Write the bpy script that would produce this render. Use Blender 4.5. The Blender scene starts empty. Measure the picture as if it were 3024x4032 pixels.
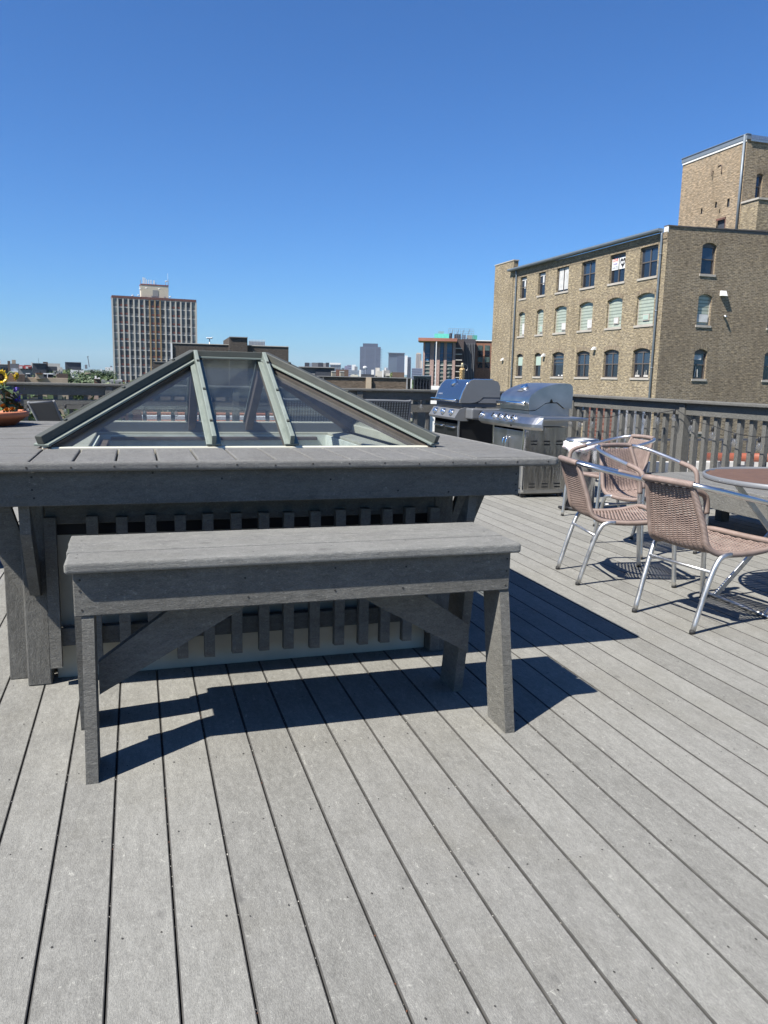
import bpy, bmesh, math, random
from mathutils import Vector, Matrix
random.seed(7)
S = bpy.context.scene
COL = S.collection
rad = math.radians
# ---------------------------------------------------------------- camera
H = 1.25; FPX = 3109.0
YAW, PITCH, ROLL = rad(17.45), rad(9.684), rad(-1.324)
CF = Vector((math.sin(YAW)*math.cos(PITCH), math.cos(YAW)*math.cos(PITCH), -math.sin(PITCH)))
_r = Vector((math.cos(YAW), -math.sin(YAW), 0)); _d = CF.cross(_r)
CR = _r*math.cos(ROLL) + _d*math.sin(ROLL); CD = -_r*math.sin(ROLL) + _d*math.cos(ROLL)
CAM = Vector((0, 0, H))
cd = bpy.data.cameras.new('camera'); cam = bpy.data.objects.new('camera', cd); COL.objects.link(cam)
cd.sensor_fit = 'VERTICAL'; cd.sensor_height = 36; cd.sensor_width = 27; cd.lens = 36*FPX/4032
cd.clip_start = 0.05; cd.clip_end = 30000
m = Matrix((CR, -CD, -CF)).transposed().to_4x4(); m.translation = CAM
cam.matrix_world = m
S.camera = cam
# ---------------------------------------------------------------- light
TOSUN = Vector((-0.72, -0.28, 1.0)).normalized()
SUN_EL = math.asin(TOSUN.z); SUN_AZ = math.atan2(TOSUN.x, TOSUN.y)
W = bpy.data.worlds.new('World'); S.world = W; W.use_nodes = True
nt = W.node_tree; nt.nodes.clear()
sky = nt.nodes.new('ShaderNodeTexSky'); sky.sky_type = 'NISHITA'; sky.sun_disc = False
sky.sun_elevation = SUN_EL; sky.sun_rotation = SUN_AZ
sky.altitude = 0; sky.air_density = 1.0; sky.dust_density = 0.35; sky.ozone_density = 5.0
bg = nt.nodes.new('ShaderNodeBackground'); bg.inputs['Strength'].default_value = 0.05
wo = nt.nodes.new('ShaderNodeOutputWorld')
tint = nt.nodes.new('ShaderNodeMix'); tint.data_type = 'RGBA'; tint.blend_type = 'MULTIPLY'; tint.inputs[0].default_value = 1
tint.inputs[7].default_value = (.575, .975, 1.44, 1)   # white balance of the sky light
nt.links.new(sky.outputs[0], tint.inputs[6]); nt.links.new(tint.outputs[2], bg.inputs['Color']); nt.links.new(bg.outputs[0], wo.inputs['Surface'])
sl = bpy.data.lights.new('sun', 'SUN'); sl.energy = 5.0; sl.angle = rad(0.53); sl.color = (1, .955, .88)
so = bpy.data.objects.new('sun', sl); COL.objects.link(so); so.rotation_euler = TOSUN.to_track_quat('Z', 'Y').to_euler()
so.location = (-8, -4, 14)
S.view_settings.view_transform = 'Standard'; S.view_settings.look = 'None'
S.view_settings.exposure = 1.0; S.view_settings.gamma = 1.0
try: S.view_settings.use_curve_mapping = False
except Exception: pass
S.cycles.max_bounces = 6; S.cycles.transparent_max_bounces = 12; S.cycles.diffuse_bounces = 2
S.cycles.glossy_bounces = 4; S.cycles.caustics_reflective = False; S.cycles.caustics_refractive = False
# ---------------------------------------------------------------- helpers
def ray(px, py): return CF*FPX + CR*(px-1512) + CD*(py-2016)
def onz(px, py, z=0.0): v = ray(px, py); return CAM + v*((z-H)/v.z)
def ony(px, py, y): v = ray(px, py); return CAM + v*(y/v.y)
def onx(px, py, x): v = ray(px, py); return CAM + v*(x/v.x)
def V(*a): return Vector(a)
OFF = {}
class MB:
    def __init__(s): s.v = []; s.f = []; s.uv = []; s.sm = []
    def face(s, pts, uvs=None, smooth=False):
        i = len(s.v); s.v += [Vector(p) for p in pts]; s.f.append(list(range(i, i+len(pts))))
        if uvs is None:
            n = Vector((0, 0, 0)); q = [Vector(p) for p in pts]
            for k in range(len(q)): n += q[k].cross(q[(k+1) % len(q)])
            ax = max(range(3), key=lambda k: abs(n[k]))
            a, b = [(1, 2), (0, 2), (0, 1)][ax]
            uvs = [(p[a], p[b]) for p in q]
        s.uv.append(uvs); s.sm.append(smooth)
    def box(s, x0, x1, y0, y1, z0, z1, M=None, grain=None):
        c = [V(x, y, z) for x in (x0, x1) for y in (y0, y1) for z in (z0, z1)]
        d = (x1-x0, y1-y0, z1-z0); L = max(range(3), key=lambda k: d[k]) if grain is None else grain
        o = (random.uniform(0, 50), random.uniform(0, 50))
        i = len(s.v); s.v += [(M @ p) if M else p for p in c]
        for idx, ax in (([0, 1, 3, 2], 0), ([4, 6, 7, 5], 0), ([0, 4, 5, 1], 1), ([2, 3, 7, 6], 1), ([0, 2, 6, 4], 2), ([1, 5, 7, 3], 2)):
            s.f.append([i+k for k in idx]); rest = [k for k in range(3) if k != ax]
            if L in rest: a = L; b = [k for k in rest if k != L][0]
            else: a, b = rest
            s.uv.append([(c[k][a]+o[0], c[k][b]+o[1]+ax*.31) for k in idx]); s.sm.append(False)
        return s
    def bar(s, p, q, w, h, up=(0, 0, 1), ext=0.0):
        p, q = Vector(p), Vector(q); d = (q-p); L = d.length; d.normalize()
        u = Vector(up); sd = d.cross(u)
        if sd.length < 1e-4: sd = d.cross(Vector((0, 1, 0)))
        sd.normalize(); u = sd.cross(d)
        M = Matrix((d, sd, u)).transposed().to_4x4(); M.translation = p
        s.box(-ext, L+ext, -w/2, w/2, -h/2, h/2, M, grain=0); return s
    def tube(s, path, r, n=10, cap=True, closed=False):
        P = [Vector(p) for p in path]; m_ = len(P); R = r if isinstance(r, (list, tuple)) else [r]*m_
        T = []
        for k in range(m_):
            a = P[(k-1) % m_] if closed or k else P[k]; b = P[(k+1) % m_] if closed or k < m_-1 else P[k]
            t = b-a; T.append(t.normalized() if t.length > 1e-9 else Vector((0, 0, 1)))
        nrm = T[0].orthogonal().normalized(); base = len(s.v); Ls = [0.0]
        for k in range(m_):
            if k:
                nrm = (nrm - T[k]*nrm.dot(T[k]));
                nrm = nrm.normalized() if nrm.length > 1e-6 else T[k].orthogonal().normalized()
                Ls.append(Ls[-1]+(P[k]-P[k-1]).length)
            bn = T[k].cross(nrm)
            for j in range(n):
                a = 2*math.pi*j/n; s.v.append(P[k]+(nrm*math.cos(a)+bn*math.sin(a))*R[k])
        rng = range(m_) if closed else range(m_-1)
        Lend = Ls[-1]+(P[0]-P[-1]).length
        for k in rng:
            k2 = (k+1) % m_; u1 = Ls[k]; u2 = Ls[k+1] if k+1 < m_ else Lend
            for j in range(n):
                j2 = (j+1) % n
                s.f.append([base+k*n+j, base+k*n+j2, base+k2*n+j2, base+k2*n+j]); s.sm.append(True)
                s.uv.append([(u1, j/n*.1), (u1, (j+1)/n*.1), (u2, (j+1)/n*.1), (u2, j/n*.1)])
        if cap and not closed:
            for k, rev in ((0, True), (m_-1, False)):
                idx = [base+k*n+j for j in range(n)]
                if rev: idx.reverse()
                s.f.append(idx); s.uv.append([(0, 0)]*n); s.sm.append(False)
        return s
    def lathe(s, prof, c, n=24, smooth=True, caps=True, sx=1, sy=1):
        c = Vector(c); base = len(s.v)
        for (r, z) in prof:
            for j in range(n):
                a = 2*math.pi*j/n; s.v.append(c+V(r*math.cos(a)*sx, r*math.sin(a)*sy, z))
        for k in range(len(prof)-1):
            for j in range(n):
                j2 = (j+1) % n
                s.f.append([base+k*n+j, base+k*n+j2, base+(k+1)*n+j2, base+(k+1)*n+j]); s.sm.append(smooth)
                s.uv.append([(j/n, prof[k][1]), ((j+1)/n, prof[k][1]), ((j+1)/n, prof[k+1][1]), (j/n, prof[k+1][1])])
        if caps:
            for k, rev in ((0, True), (len(prof)-1, False)):
                if prof[k][0] > 1e-5:
                    idx = [base+k*n+j for j in range(n)]
                    if rev: idx.reverse()
                    s.f.append(idx); s.sm.append(False); s.uv.append([(s.v[q].x, s.v[q].y) for q in idx])
        return s
    def prism(s, poly, ax, a0, a1, smooth=False):
        # poly: 2D points in the plane perpendicular to axis ax (0:x ->(y,z), 1:y->(x,z), 2:z->(x,y))
        def P(p, a): return [V(a, p[0], p[1]), V(p[0], a, p[1]), V(p[0], p[1], a)][ax]
        s.face([P(p, a0) for p in poly][::-1]); s.face([P(p, a1) for p in poly])
        n = len(poly); o = 0
        for k in range(n):
            p, q = poly[k], poly[(k+1) % n]; L = math.hypot(q[0]-p[0], q[1]-p[1])
            s.face([P(p, a0), P(q, a0), P(q, a1), P(p, a1)], [(a0, o), (a0, o+L), (a1, o+L), (a1, o)], smooth); o += L
        return s
    def build(s, name, mat, parent=None, loc=None, bevel=0, seg=2, weld=False, recalc=True, xf=None):
        if xf is not None: s.v = [xf @ p for p in s.v]
        off = OFF.get(parent.name, V(0, 0, 0)) if parent else Vector(loc or (0, 0, 0))
        me = bpy.data.meshes.new(name); me.from_pydata([tuple(p-off) for p in s.v], [], s.f)
        uvl = me.uv_layers.new(name='UVMap'); k = 0; dat = []
        for u in s.uv:
            for c in u: dat += [c[0], c[1]]
        uvl.data.foreach_set('uv', dat)
        me.polygons.foreach_set('use_smooth', s.sm)
        if recalc or weld:
            b = bmesh.new(); b.from_mesh(me)
            if weld: bmesh.ops.remove_doubles(b, verts=b.verts, dist=1e-5)
            if recalc: bmesh.ops.recalc_face_normals(b, faces=b.faces)
            b.to_mesh(me); b.free()
        for mm in (mat if isinstance(mat, (list, tuple)) else [mat]): me.materials.append(mm)
        o = bpy.data.objects.new(name, me); COL.objects.link(o)
        if parent: o.parent = parent; OFF[o.name] = off
        else: o.location = off; OFF[o.name] = off
        if bevel:
            bm_ = o.modifiers.new('bevel', 'BEVEL'); bm_.width = bevel; bm_.segments = seg; bm_.limit_method = 'ANGLE'
            bm_.angle_limit = rad(35); bm_.harden_normals = False
        return o
def tag(o, label=None, cat=None, group=None, kind=None):
    if label: o['label'] = label
    if cat: o['category'] = cat
    if group: o['group'] = group
    if kind: o['kind'] = kind
    return o
def thing(name, label, cat, loc=(0, 0, 0), group=None):
    o = bpy.data.objects.new(name, None); COL.objects.link(o); o.location = loc; o.empty_display_size = .2
    OFF[o.name] = Vector(loc); return tag(o, label, cat, group)
def copy_tree(o, loc=None, rz=0, label=None, parent=None):
    c = o.copy(); COL.objects.link(c)
    if parent: c.parent = parent
    else:
        c.location = loc; c.rotation_euler = (0, 0, rz)
        if label: c['label'] = label
    for ch in list(o.children): copy_tree(ch, parent=c)
    return c
def crom(pts, n=6, closed=False):
    P = [Vector(p) for p in pts]; out = []
    N = len(P); rng = N if closed else N-1
    for i in range(rng):
        if closed: p0, p1, p2, p3 = P[(i-1) % N], P[i], P[(i+1) % N], P[(i+2) % N]
        else: p0 = P[max(i-1, 0)]; p1 = P[i]; p2 = P[i+1]; p3 = P[min(i+2, N-1)]
        for k in range(n):
            t = k/n
            out.append(.5*((2*p1)+(p2-p0)*t+(2*p0-5*p1+4*p2-p3)*t*t+(3*p1-p0-3*p2+p3)*t**3))
    if not closed: out.append(P[-1])
    return out
def rrect(x0, x1, y0, y1, r, n=4):
    out = []
    for cx, cy, a in ((x1-r, y1-r, 0), (x0+r, y1-r, 90), (x0+r, y0+r, 180), (x1-r, y0+r, 270)):
        for k in range(n+1): t = rad(a+90*k/n); out.append((cx+r*math.cos(t), cy+r*math.sin(t)))
    return out
# ---------------------------------------------------------------- materials
def mat(name, color=(.5, .5, .5), rough=.6, metal=0.0, spec=.5):
    m = bpy.data.materials.new(name); m.use_nodes = True; p = m.node_tree.nodes['Principled BSDF']
    p.inputs['Base Color'].default_value = (*color, 1); p.inputs['Roughness'].default_value = rough
    p.inputs['Metallic'].default_value = metal; p.inputs['Specular IOR Level'].default_value = spec
    return m, m.node_tree, p
def N(nt, t, **kw):
    n = nt.nodes.new(t)
    for k, v in kw.items():
        if hasattr(n, k): setattr(n, k, v)
        else: n.inputs[k].default_value = v
    return n
def uvmap(nt, scale=(1, 1, 1), src='UV'):
    tc = N(nt, 'ShaderNodeTexCoord'); mp = N(nt, 'ShaderNodeMapping'); mp.inputs['Scale'].default_value = scale
    nt.links.new(tc.outputs[src], mp.inputs['Vector']); return mp.outputs[0]
def noise(nt, vec, scale, detail=4, rough=.55):
    n = N(nt, 'ShaderNodeTexNoise'); n.inputs['Scale'].default_value = scale; n.inputs['Detail'].default_value = detail
    n.inputs['Roughness'].default_value = rough
    if vec is not None: nt.links.new(vec, n.inputs['Vector'])
    return n.outputs['Fac']
def ramp(nt, fac, stops, interp='LINEAR'):
    r = N(nt, 'ShaderNodeValToRGB'); r.color_ramp.interpolation = interp
    e = r.color_ramp.elements
    while len(e) > 1: e.remove(e[-1])
    e[0].position = stops[0][0]; e[0].color = (*stops[0][1], 1)
    for p_, c in stops[1:]: k = e.new(p_); k.color = (*c, 1)
    nt.links.new(fac, r.inputs[0]); return r.outputs[0]
def mix(nt, fac, a, b, mode='MIX'):
    n = N(nt, 'ShaderNodeMix'); n.data_type = 'RGBA'; n.blend_type = mode
    for sock, val in ((n.inputs[0], fac), (n.inputs[6], a), (n.inputs[7], b)):
        if isinstance(val, (int, float)): sock.default_value = val
        elif isinstance(val, tuple): sock.default_value = (*val, 1)
        else: nt.links.new(val, sock)
    return n.outputs[2]
def math_(nt, op, a, b=None, clamp=False):
    n = N(nt, 'ShaderNodeMath'); n.operation = op; n.use_clamp = clamp
    for i, val in enumerate((a, b)):
        if val is None: continue
        if isinstance(val, (int, float)): n.inputs[i].default_value = val
        else: nt.links.new(val, n.inputs[i])
    return n.outputs[0]
def bump(nt, p, h, strength=.3, dist=.01):
    b = N(nt, 'ShaderNodeBump'); b.inputs['Strength'].default_value = strength; b.inputs['Distance'].default_value = dist
    nt.links.new(h, b.inputs['Height']); nt.links.new(b.outputs[0], p.inputs['Normal'])
def composite_wood(name, c1, c2, c3, rough=.85, emboss=.5, tone=.22):
    m, nt, p = mat(name, c1, rough, spec=.25)
    uv = uvmap(nt, (1, 2.2, 1)); uv2 = uvmap(nt, (1, 4, 1))
    big = noise(nt, uv, 4.5, 5, .65); mid = noise(nt, uv, 34, 5, .72); fine = noise(nt, uv2, 120, 4, .75)
    col = ramp(nt, mid, [(.38, c2), (.5, c1), (.62, c3)])
    med = noise(nt, uv, 11, 5, .7)
    col = mix(nt, .35, col, ramp(nt, med, [(.42, c2), (.60, c3)]))
    col = mix(nt, .22, col, ramp(nt, big, [(.42, c2), (.58, c3)]))
    stn = noise(nt, uvmap(nt, (1, 1, 1), 'Object'), 1.7, 5, .65)
    col = mix(nt, ramp(nt, stn, [(.52, (0,)*3), (.72, (.5,)*3)]), col, (c2[0]*1.02, c2[1]*.98, c2[2]*.86))
    spk = noise(nt, uvmap(nt, (1, 1.6, 1)), 420, 2, .5)
    col = mix(nt, ramp(nt, spk, [(.36, (.45,)*3), (.46, (0,)*3)]), col, (c2[0]*.6, c2[1]*.6, c2[2]*.6))
    rp = N(nt, 'ShaderNodeNewGeometry')
    col = mix(nt, tone, col, ramp(nt, rp.outputs['Random Per Island'], [(0, (c2[0]*.75, c2[1]*.75, c2[2]*.72)), (.5, c1), (1, (min(1, c3[0]*1.15), min(1, c3[1]*1.15), min(1, c3[2]*1.12)))]))
    col = mix(nt, ramp(nt, fine, [(.50, (.0,)*3), (.64, (.38,)*3)]), col, (c3[0]*1.25, c3[1]*1.25, c3[2]*1.2))
    col = mix(nt, ramp(nt, fine, [(.36, (.42,)*3), (.50, (.0,)*3)]), col, (c2[0]*.66, c2[1]*.66, c2[2]*.66))
    sp = noise(nt, uvmap(nt, (1, 1, 1)), 1.1, 3, .6)
    col = mix(nt, ramp(nt, sp, [(.62, (0,)*3), (.74, (.35,)*3)]), col, (c2[0]*.7, c2[1]*.7, c2[2]*.72))
    sv = N(nt, 'ShaderNodeTexVoronoi'); sv.inputs['Scale'].default_value = 3.2; nt.links.new(uvmap(nt, (1, 1.6, 1)), sv.inputs['Vector'])
    sd_ = math_(nt, 'ADD', sv.outputs['Distance'], math_(nt, 'MULTIPLY', med, .22))
    col = mix(nt, ramp(nt, sd_, [(.13, (.55,)*3), (.20, (0,)*3)]), col, (c2[0]*.5, c2[1]*.5, c2[2]*.52))
    scr = N(nt, 'ShaderNodeTexVoronoi'); scr.feature = 'DISTANCE_TO_EDGE'; scr.inputs['Scale'].default_value = 11
    nt.links.new(uvmap(nt, (1.3, .35, 1)), scr.inputs['Vector'])
    scm = ramp(nt, math_(nt, 'MULTIPLY', ramp(nt, scr.outputs['Distance'], [(0, (1,)*3), (.012, (0,)*3)]), ramp(nt, mid, [(.54, (0,)*3), (.58, (1,)*3)])), [(0, (0,)*3), (1, (.6,)*3)])
    col = mix(nt, scm, col, (c3[0]*1.5, c3[1]*1.5, c3[2]*1.45))
    nt.links.new(col, p.inputs['Base Color'])
    h = math_(nt, 'ADD', math_(nt, 'MULTIPLY', fine, .7), math_(nt, 'MULTIPLY', mid, 1.1)); bump(nt, p, h, emboss, .006)
    return m
M = {}
M['deck'] = composite_wood('deck composite', (.203, .199, .183), (.140, .137, .125), (.27, .266, .243))
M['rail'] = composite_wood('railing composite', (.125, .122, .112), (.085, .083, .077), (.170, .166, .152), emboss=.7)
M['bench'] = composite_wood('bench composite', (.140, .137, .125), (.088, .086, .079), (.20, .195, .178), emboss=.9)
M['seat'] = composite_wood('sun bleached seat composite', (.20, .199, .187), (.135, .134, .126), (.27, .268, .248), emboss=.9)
M['shelf'] = composite_wood('shelf composite', (.155, .154, .148), (.108, .107, .104), (.205, .203, .193), emboss=.7)
def simple(name, c, rough=.6, metal=0, spec=.5, var=0, vs=3, b=0, src='Object'):
    m, nt, p = mat(name, c, rough, metal, spec)
    if var:
        f = noise(nt, uvmap(nt, src=src), vs, 5, .6)
        nt.links.new(ramp(nt, f, [(.3, tuple(x*(1-var) for x in c)), (.7, tuple(min(1, x*(1+var)) for x in c))]), p.inputs['Base Color'])
        if b: bump(nt, p, f, b, .01)
    return m
M['paint'] = simple('cream paint', (.42, .395, .32), .7, var=.12, vs=6, b=.15)
M['innerpaint'] = simple('pale peeling paint', (.74, .75, .66), .8, var=.18, vs=9, b=.3)
M['seam'] = simple('dirty board edge', (.055, .053, .048), .95, var=.3, vs=20)
M['dark'] = simple('dark void', (.012, .012, .014), .9)
M['hole'] = simple('screw hole', (.03, .028, .026), .9)
M['black'] = simple('black plastic', (.015, .015, .016), .45)
M['rubber'] = simple('black rubber', (.02, .02, .02), .7)
def metalmat(name, c, rough, streak=0, an=0, axis=(1, 1, 1), br=.03):
    m, nt, p = mat(name, c, rough, 1.0)
    f = noise(nt, uvmap(nt, axis, 'Object'), 6, 5, .6)
    if streak:
        nt.links.new(ramp(nt, f, [(.3, tuple(x*(1-streak) for x in c)), (.7, tuple(min(1, x*(1+streak*.5)) for x in c))]), p.inputs['Base Color'])
        r = N(nt, 'ShaderNodeMapRange'); r.inputs['To Min'].default_value = max(.03, rough-.1); r.inputs['To Max'].default_value = rough+.1
        nt.links.new(f, r.inputs['Value']); nt.links.new(r.outputs[0], p.inputs['Roughness'])
    if br: bump(nt, p, f, br, .05)
    return m
M['steel'] = metalmat('brushed stainless steel', (.48, .475, .465), .36, .14, axis=(1, 1, 1), br=.01)
M['steelwavy'] = metalmat('wavy stainless panel', (.50, .48, .45), .24, .3, axis=(3, 3, .3), br=.2)
M['steeldark'] = metalmat('dark hood steel', (.25, .26, .28), .3, .1)
M['chrome'] = metalmat('polished chrome', (.75, .75, .76), .08, 0, br=0)
M['alu'] = metalmat('polished aluminium tube', (.72, .715, .70), .34, .1, br=.02)
M['galv'] = metalmat('galvanised leg tube', (.58, .58, .575), .46, .3, axis=(5, 5, 2), br=.1)
M['hoodgrey'] = simple('grey painted cast metal', (.16, .165, .17), .45, .3, var=.06)
M['hoodnavy'] = simple('dark blue enamel', (.02, .035, .075), .12, 0, .7)
M['cabblack'] = simple('black cabinet steel', (.02, .021, .023), .3, .4)
def patina(name, c1, c2, c3):
    m, nt, p = mat(name, c1, .6, .15)
    f = noise(nt, uvmap(nt, (1.5, 6, 1)), 7, 6, .7); g = noise(nt, uvmap(nt, (1, 1, 1), 'Object'), 3, 4)
    col = mix(nt, ramp(nt, g, [(.4, (0,)*3), (.65, (1,)*3)]), ramp(nt, f, [(.3, c1), (.7, c2)]), c3)
    nt.links.new(col, p.inputs['Base Color']); bump(nt, p, f, .2, .003); return m
M['patina'] = patina('green copper patina', (.12, .145, .125), (.235, .265, .235), (.165, .19, .168))
M['bronze'] = patina('weathered copper cap', (.045, .05, .045), (.085, .085, .072), (.06, .066, .057))
M['woodin'] = simple('weathered interior wood', (.12, .085, .065), .8, var=.3, vs=8)
def glass(name, tint=(.72, .76, .78), haze=.1, hcol=(.35, .38, .4)):
    m = bpy.data.materials.new(name); m.use_nodes = True; nt = m.node_tree; nt.nodes.clear()
    tr = N(nt, 'ShaderNodeBsdfTransparent'); tr.inputs[0].default_value = (*tint, 1)
    gl = N(nt, 'ShaderNodeBsdfGlossy'); gl.inputs['Roughness'].default_value = .02
    df = N(nt, 'ShaderNodeBsdfDiffuse'); df.inputs[0].default_value = (*hcol, 1)
    lw = N(nt, 'ShaderNodeLayerWeight'); lw.inputs[0].default_value = .5; fr = N(nt, 'ShaderNodeMath'); fr.operation = 'MULTIPLY_ADD'; fr.inputs[1].default_value = .9; fr.inputs[2].default_value = .035
    pw_ = N(nt, 'ShaderNodeMath'); pw_.operation = 'POWER'; pw_.inputs[1].default_value = 4.5; nt.links.new(lw.outputs['Facing'], pw_.inputs[0]); nt.links.new(pw_.outputs[0], fr.inputs[0])
    m1 = N(nt, 'ShaderNodeMixShader'); m2 = N(nt, 'ShaderNodeMixShader'); o = N(nt, 'ShaderNodeOutputMaterial')
    f = noise(nt, uvmap(nt, (1, 1, 1), 'Object'), 4, 5, .65)
    r = N(nt, 'ShaderNodeMapRange'); r.inputs['From Min'].default_value = .3; r.inputs['From Max'].default_value = .7
    r.inputs['To Min'].default_value = haze*.6; r.inputs['To Max'].default_value = haze*1.4; nt.links.new(f, r.inputs['Value'])
    nt.links.new(r.outputs[0], m1.inputs[0]); nt.links.new(tr.outputs[0], m1.inputs[1]); nt.links.new(df.outputs[0], m1.inputs[2])
    nt.links.new(fr.outputs[0], m2.inputs[0]); nt.links.new(m1.outputs[0], m2.inputs[1]); nt.links.new(gl.outputs[0], m2.inputs[2])
    nt.links.new(m2.outputs[0], o.inputs[0]); return m
M['glass'] = glass('dusty skylight glass', (.86, .89, .90), .022, (.26, .30, .34))
M['bulb'] = glass('clear bulb glass', (.85, .85, .85), .10, (.5, .5, .5))  # pale diffuse share in the clear glass stands in for glints
M['winglass'] = simple('dark window glass', (.010, .014, .022), .04, 0, .9)
M['winglassblue'] = simple('blue reflecting glass', (.02, .035, .06), .05, 0, 1.0)
M['foliage'] = simple('leaf green', (.085, .13, .035), .6, var=.4, vs=.9)
M['foliage_dark'] = simple('dark leaf green', (.05, .08, .028), .6, var=.4, vs=.7)
M['foliage_lime'] = simple('yellow green leaf', (.13, .17, .035), .6, var=.35, vs=.7)
M['bark'] = simple('bark', (.09, .07, .05), .9, var=.3)
def brick(name, c1, c2, mortar, patch, sc=1.0, bw=.21, rh=.072, patchamt=.6, msize=.012, dark=None):
    m, nt, p = mat(name, c1, .9, spec=.2)
    uv = uvmap(nt, (1, 1, 1)); b = N(nt, 'ShaderNodeTexBrick'); nt.links.new(uv, b.inputs['Vector'])
    b.inputs['Color1'].default_value = (*c1, 1); b.inputs['Color2'].default_value = (*c2, 1); b.inputs['Mortar'].default_value = (*mortar, 1)
    b.inputs['Scale'].default_value = sc; b.inputs['Brick Width'].default_value = bw; b.inputs['Row Height'].default_value = rh
    b.inputs['Mortar Size'].default_value = msize; b.inputs['Bias'].default_value = 0
    big = noise(nt, uv, .35, 5, .6); mid = noise(nt, uv, 2.6, 5, .7); sm = noise(nt, uvmap(nt, (3.8, 11.5, 1)), 1.0, 2, .5)
    col = mix(nt, ramp(nt, mid, [(.42, (0,)*3), (.62, (patchamt,)*3)]), b.outputs['Color'], patch)
    col = mix(nt, ramp(nt, big, [(.4, (0,)*3), (.65, (.45,)*3)]), col, dark or tuple(x*.7 for x in c1))
    col = mix(nt, ramp(nt, sm, [(.56, (0,)*3), (.64, (.38,)*3)]), col, tuple(min(1, x*1.7) for x in patch))
    col = mix(nt, ramp(nt, sm, [(.36, (.62,)*3), (.46, (0,)*3)]), col, tuple(x*.45 for x in c1))
    st_ = noise(nt, uvmap(nt, (.5, .12, 1)), 2.2, 4, .6); col = mix(nt, ramp(nt, st_, [(.5, (0,)*3), (.7, (.4,)*3)]), col, tuple(x*.55 for x in c1))
    nt.links.new(col, p.inputs['Base Color']); bump(nt, p, b.outputs['Fac'], -.4, .02); return m
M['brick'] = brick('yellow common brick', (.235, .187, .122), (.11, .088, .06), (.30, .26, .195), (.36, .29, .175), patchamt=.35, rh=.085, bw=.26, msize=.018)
M['brickdark'] = brick('weathered common brick', (.205, .158, .108), (.10, .078, .055), (.31, .265, .20), (.28, .215, .13), patchamt=.3, rh=.085, bw=.26, msize=.018)  # darker brick for south walls, corbel and arch rings
M['brickred'] = brick('red brick', (.14, .055, .04), (.10, .04, .03), (.17, .14, .12), (.15, .07, .05), patchamt=.3)
M['brickpink'] = brick('pink concrete brick', (.34, .23, .20), (.31, .21, .18), (.36, .27, .24), (.38, .27, .23), patchamt=.2, sc=.3)
M['brickrust'] = brick('rust brick cladding', (.24, .115, .075), (.22, .10, .065), (.25, .14, .1), (.26, .13, .08), patchamt=.2, sc=.3)
M['brickbrown'] = brick('dark brown brick', (.085, .072, .06), (.07, .06, .052), (.10, .088, .075), (.09, .075, .062), patchamt=.3, rh=.2, bw=.5)
M['stone'] = simple('limestone sill', (.36, .33, .285), .8, var=.12, vs=2)
M['gutter'] = simple('grey painted gutter metal', (.17, .20, .23), .45, .2, var=.08)
M['white'] = simple('white paint', (.62, .62, .60), .6, var=.06)
M['slate'] = simple('slate grey cladding', (.12, .125, .135), .7, var=.1)
M['concrete'] = simple('pale concrete', (.45, .43, .39), .85, var=.12)
M['tanwall'] = simple('tan wall', (.40, .32, .23), .85, var=.1)
M['greywall'] = simple('grey wall', (.22, .22, .22), .85, var=.12)
M['charcoal'] = simple('charcoal wall', (.035, .04, .052), .7, var=.1)
M['darkbrown'] = simple('dark brown wall', (.10, .07, .055), .8, var=.15)
M['wframe'] = simple('dark bronze window frame', (.10, .085, .075), .5)
M['wframelight'] = simple('pale window frame', (.42, .38, .34), .6)
M['roofwhite'] = simple('white roof membrane', (.68, .67, .64), .7, var=.12, vs=1)
M['cable'] = simple('black cable', (.012, .012, .013), .5)
M['terracotta'] = simple('terracotta', (.42, .15, .075), .75, var=.12, vs=12)
M['soil'] = simple('potting soil', (.03, .02, .015), .95, var=.4, vs=30)
# ================================================================ ground, deck
b = MB(); b.face([(-9000, -3000, -13), (9000, -3000, -13), (9000, 14000, -13), (-9000, 14000, -13)])
def groundmat():
    m, nt, p = mat('city ground', (.1, .11, .08), .95, spec=.1)
    f = noise(nt, uvmap(nt, (1, 1, 1), 'Object'), .012, 6, .65); g = noise(nt, uvmap(nt, (1, 1, 1), 'Object'), .06, 5, .6)
    c = ramp(nt, f, [(.35, (.045, .075, .025)), (.5, (.07, .10, .035)), (.58, (.16, .155, .14)), (.7, (.20, .19, .175))])
    nt.links.new(mix(nt, .4, c, ramp(nt, g, [(.4, (.05, .07, .03)), (.6, (.22, .21, .19))])), p.inputs['Base Color']); return m
tag(b.build('ground', groundmat(), recalc=False), kind='structure')
PW = .1444
b = MB(); nb = MB()
x = -.238 - PW*61
k = 0
while x < 5.62:
    b.box(x+.0015, x+PW-.0015, -2.2, 11.05, -.025, random.uniform(-.0006, .0006))
    if -1.2 < x < 5.4:
        for j in range(-1, 14):
            yy = 2.083-.4045*3 + .4045*j
            if yy < .6 or yy > 6.4: continue
            for dx in (.03, PW-.03):
                if random.random() < .97:
                    X = x+dx+random.uniform(-.006, .006); Y = yy+random.uniform(-.012, .012); r = random.uniform(.0018, .0030)
                    nb.face([(X+r*math.cos(t), Y+r*1.3*math.sin(t), .0012) for t in [math.pi/3*q for q in range(6)]])
    x += PW; k += 1
deck = b.build('deck', [M['deck'], M['seam']], bevel=.0032, seg=2)
for p_ in deck.data.polygons:
    if abs(p_.normal.x) > .9: p_.material_index = 1
deck.modifiers['bevel'].material = 1
tag(deck, kind='structure')
b = MB(); b.box(-9, 5.6, -2.1, 11, -.34, -.30)
for j in range(34): b.box(-9, 5.6, -2.1+.4045*j-.02+.05, -2.1+.4045*j+.02+.05, -.29, -.027)
tag(b.build('deck_framing', M['dark']), kind='structure')
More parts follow.
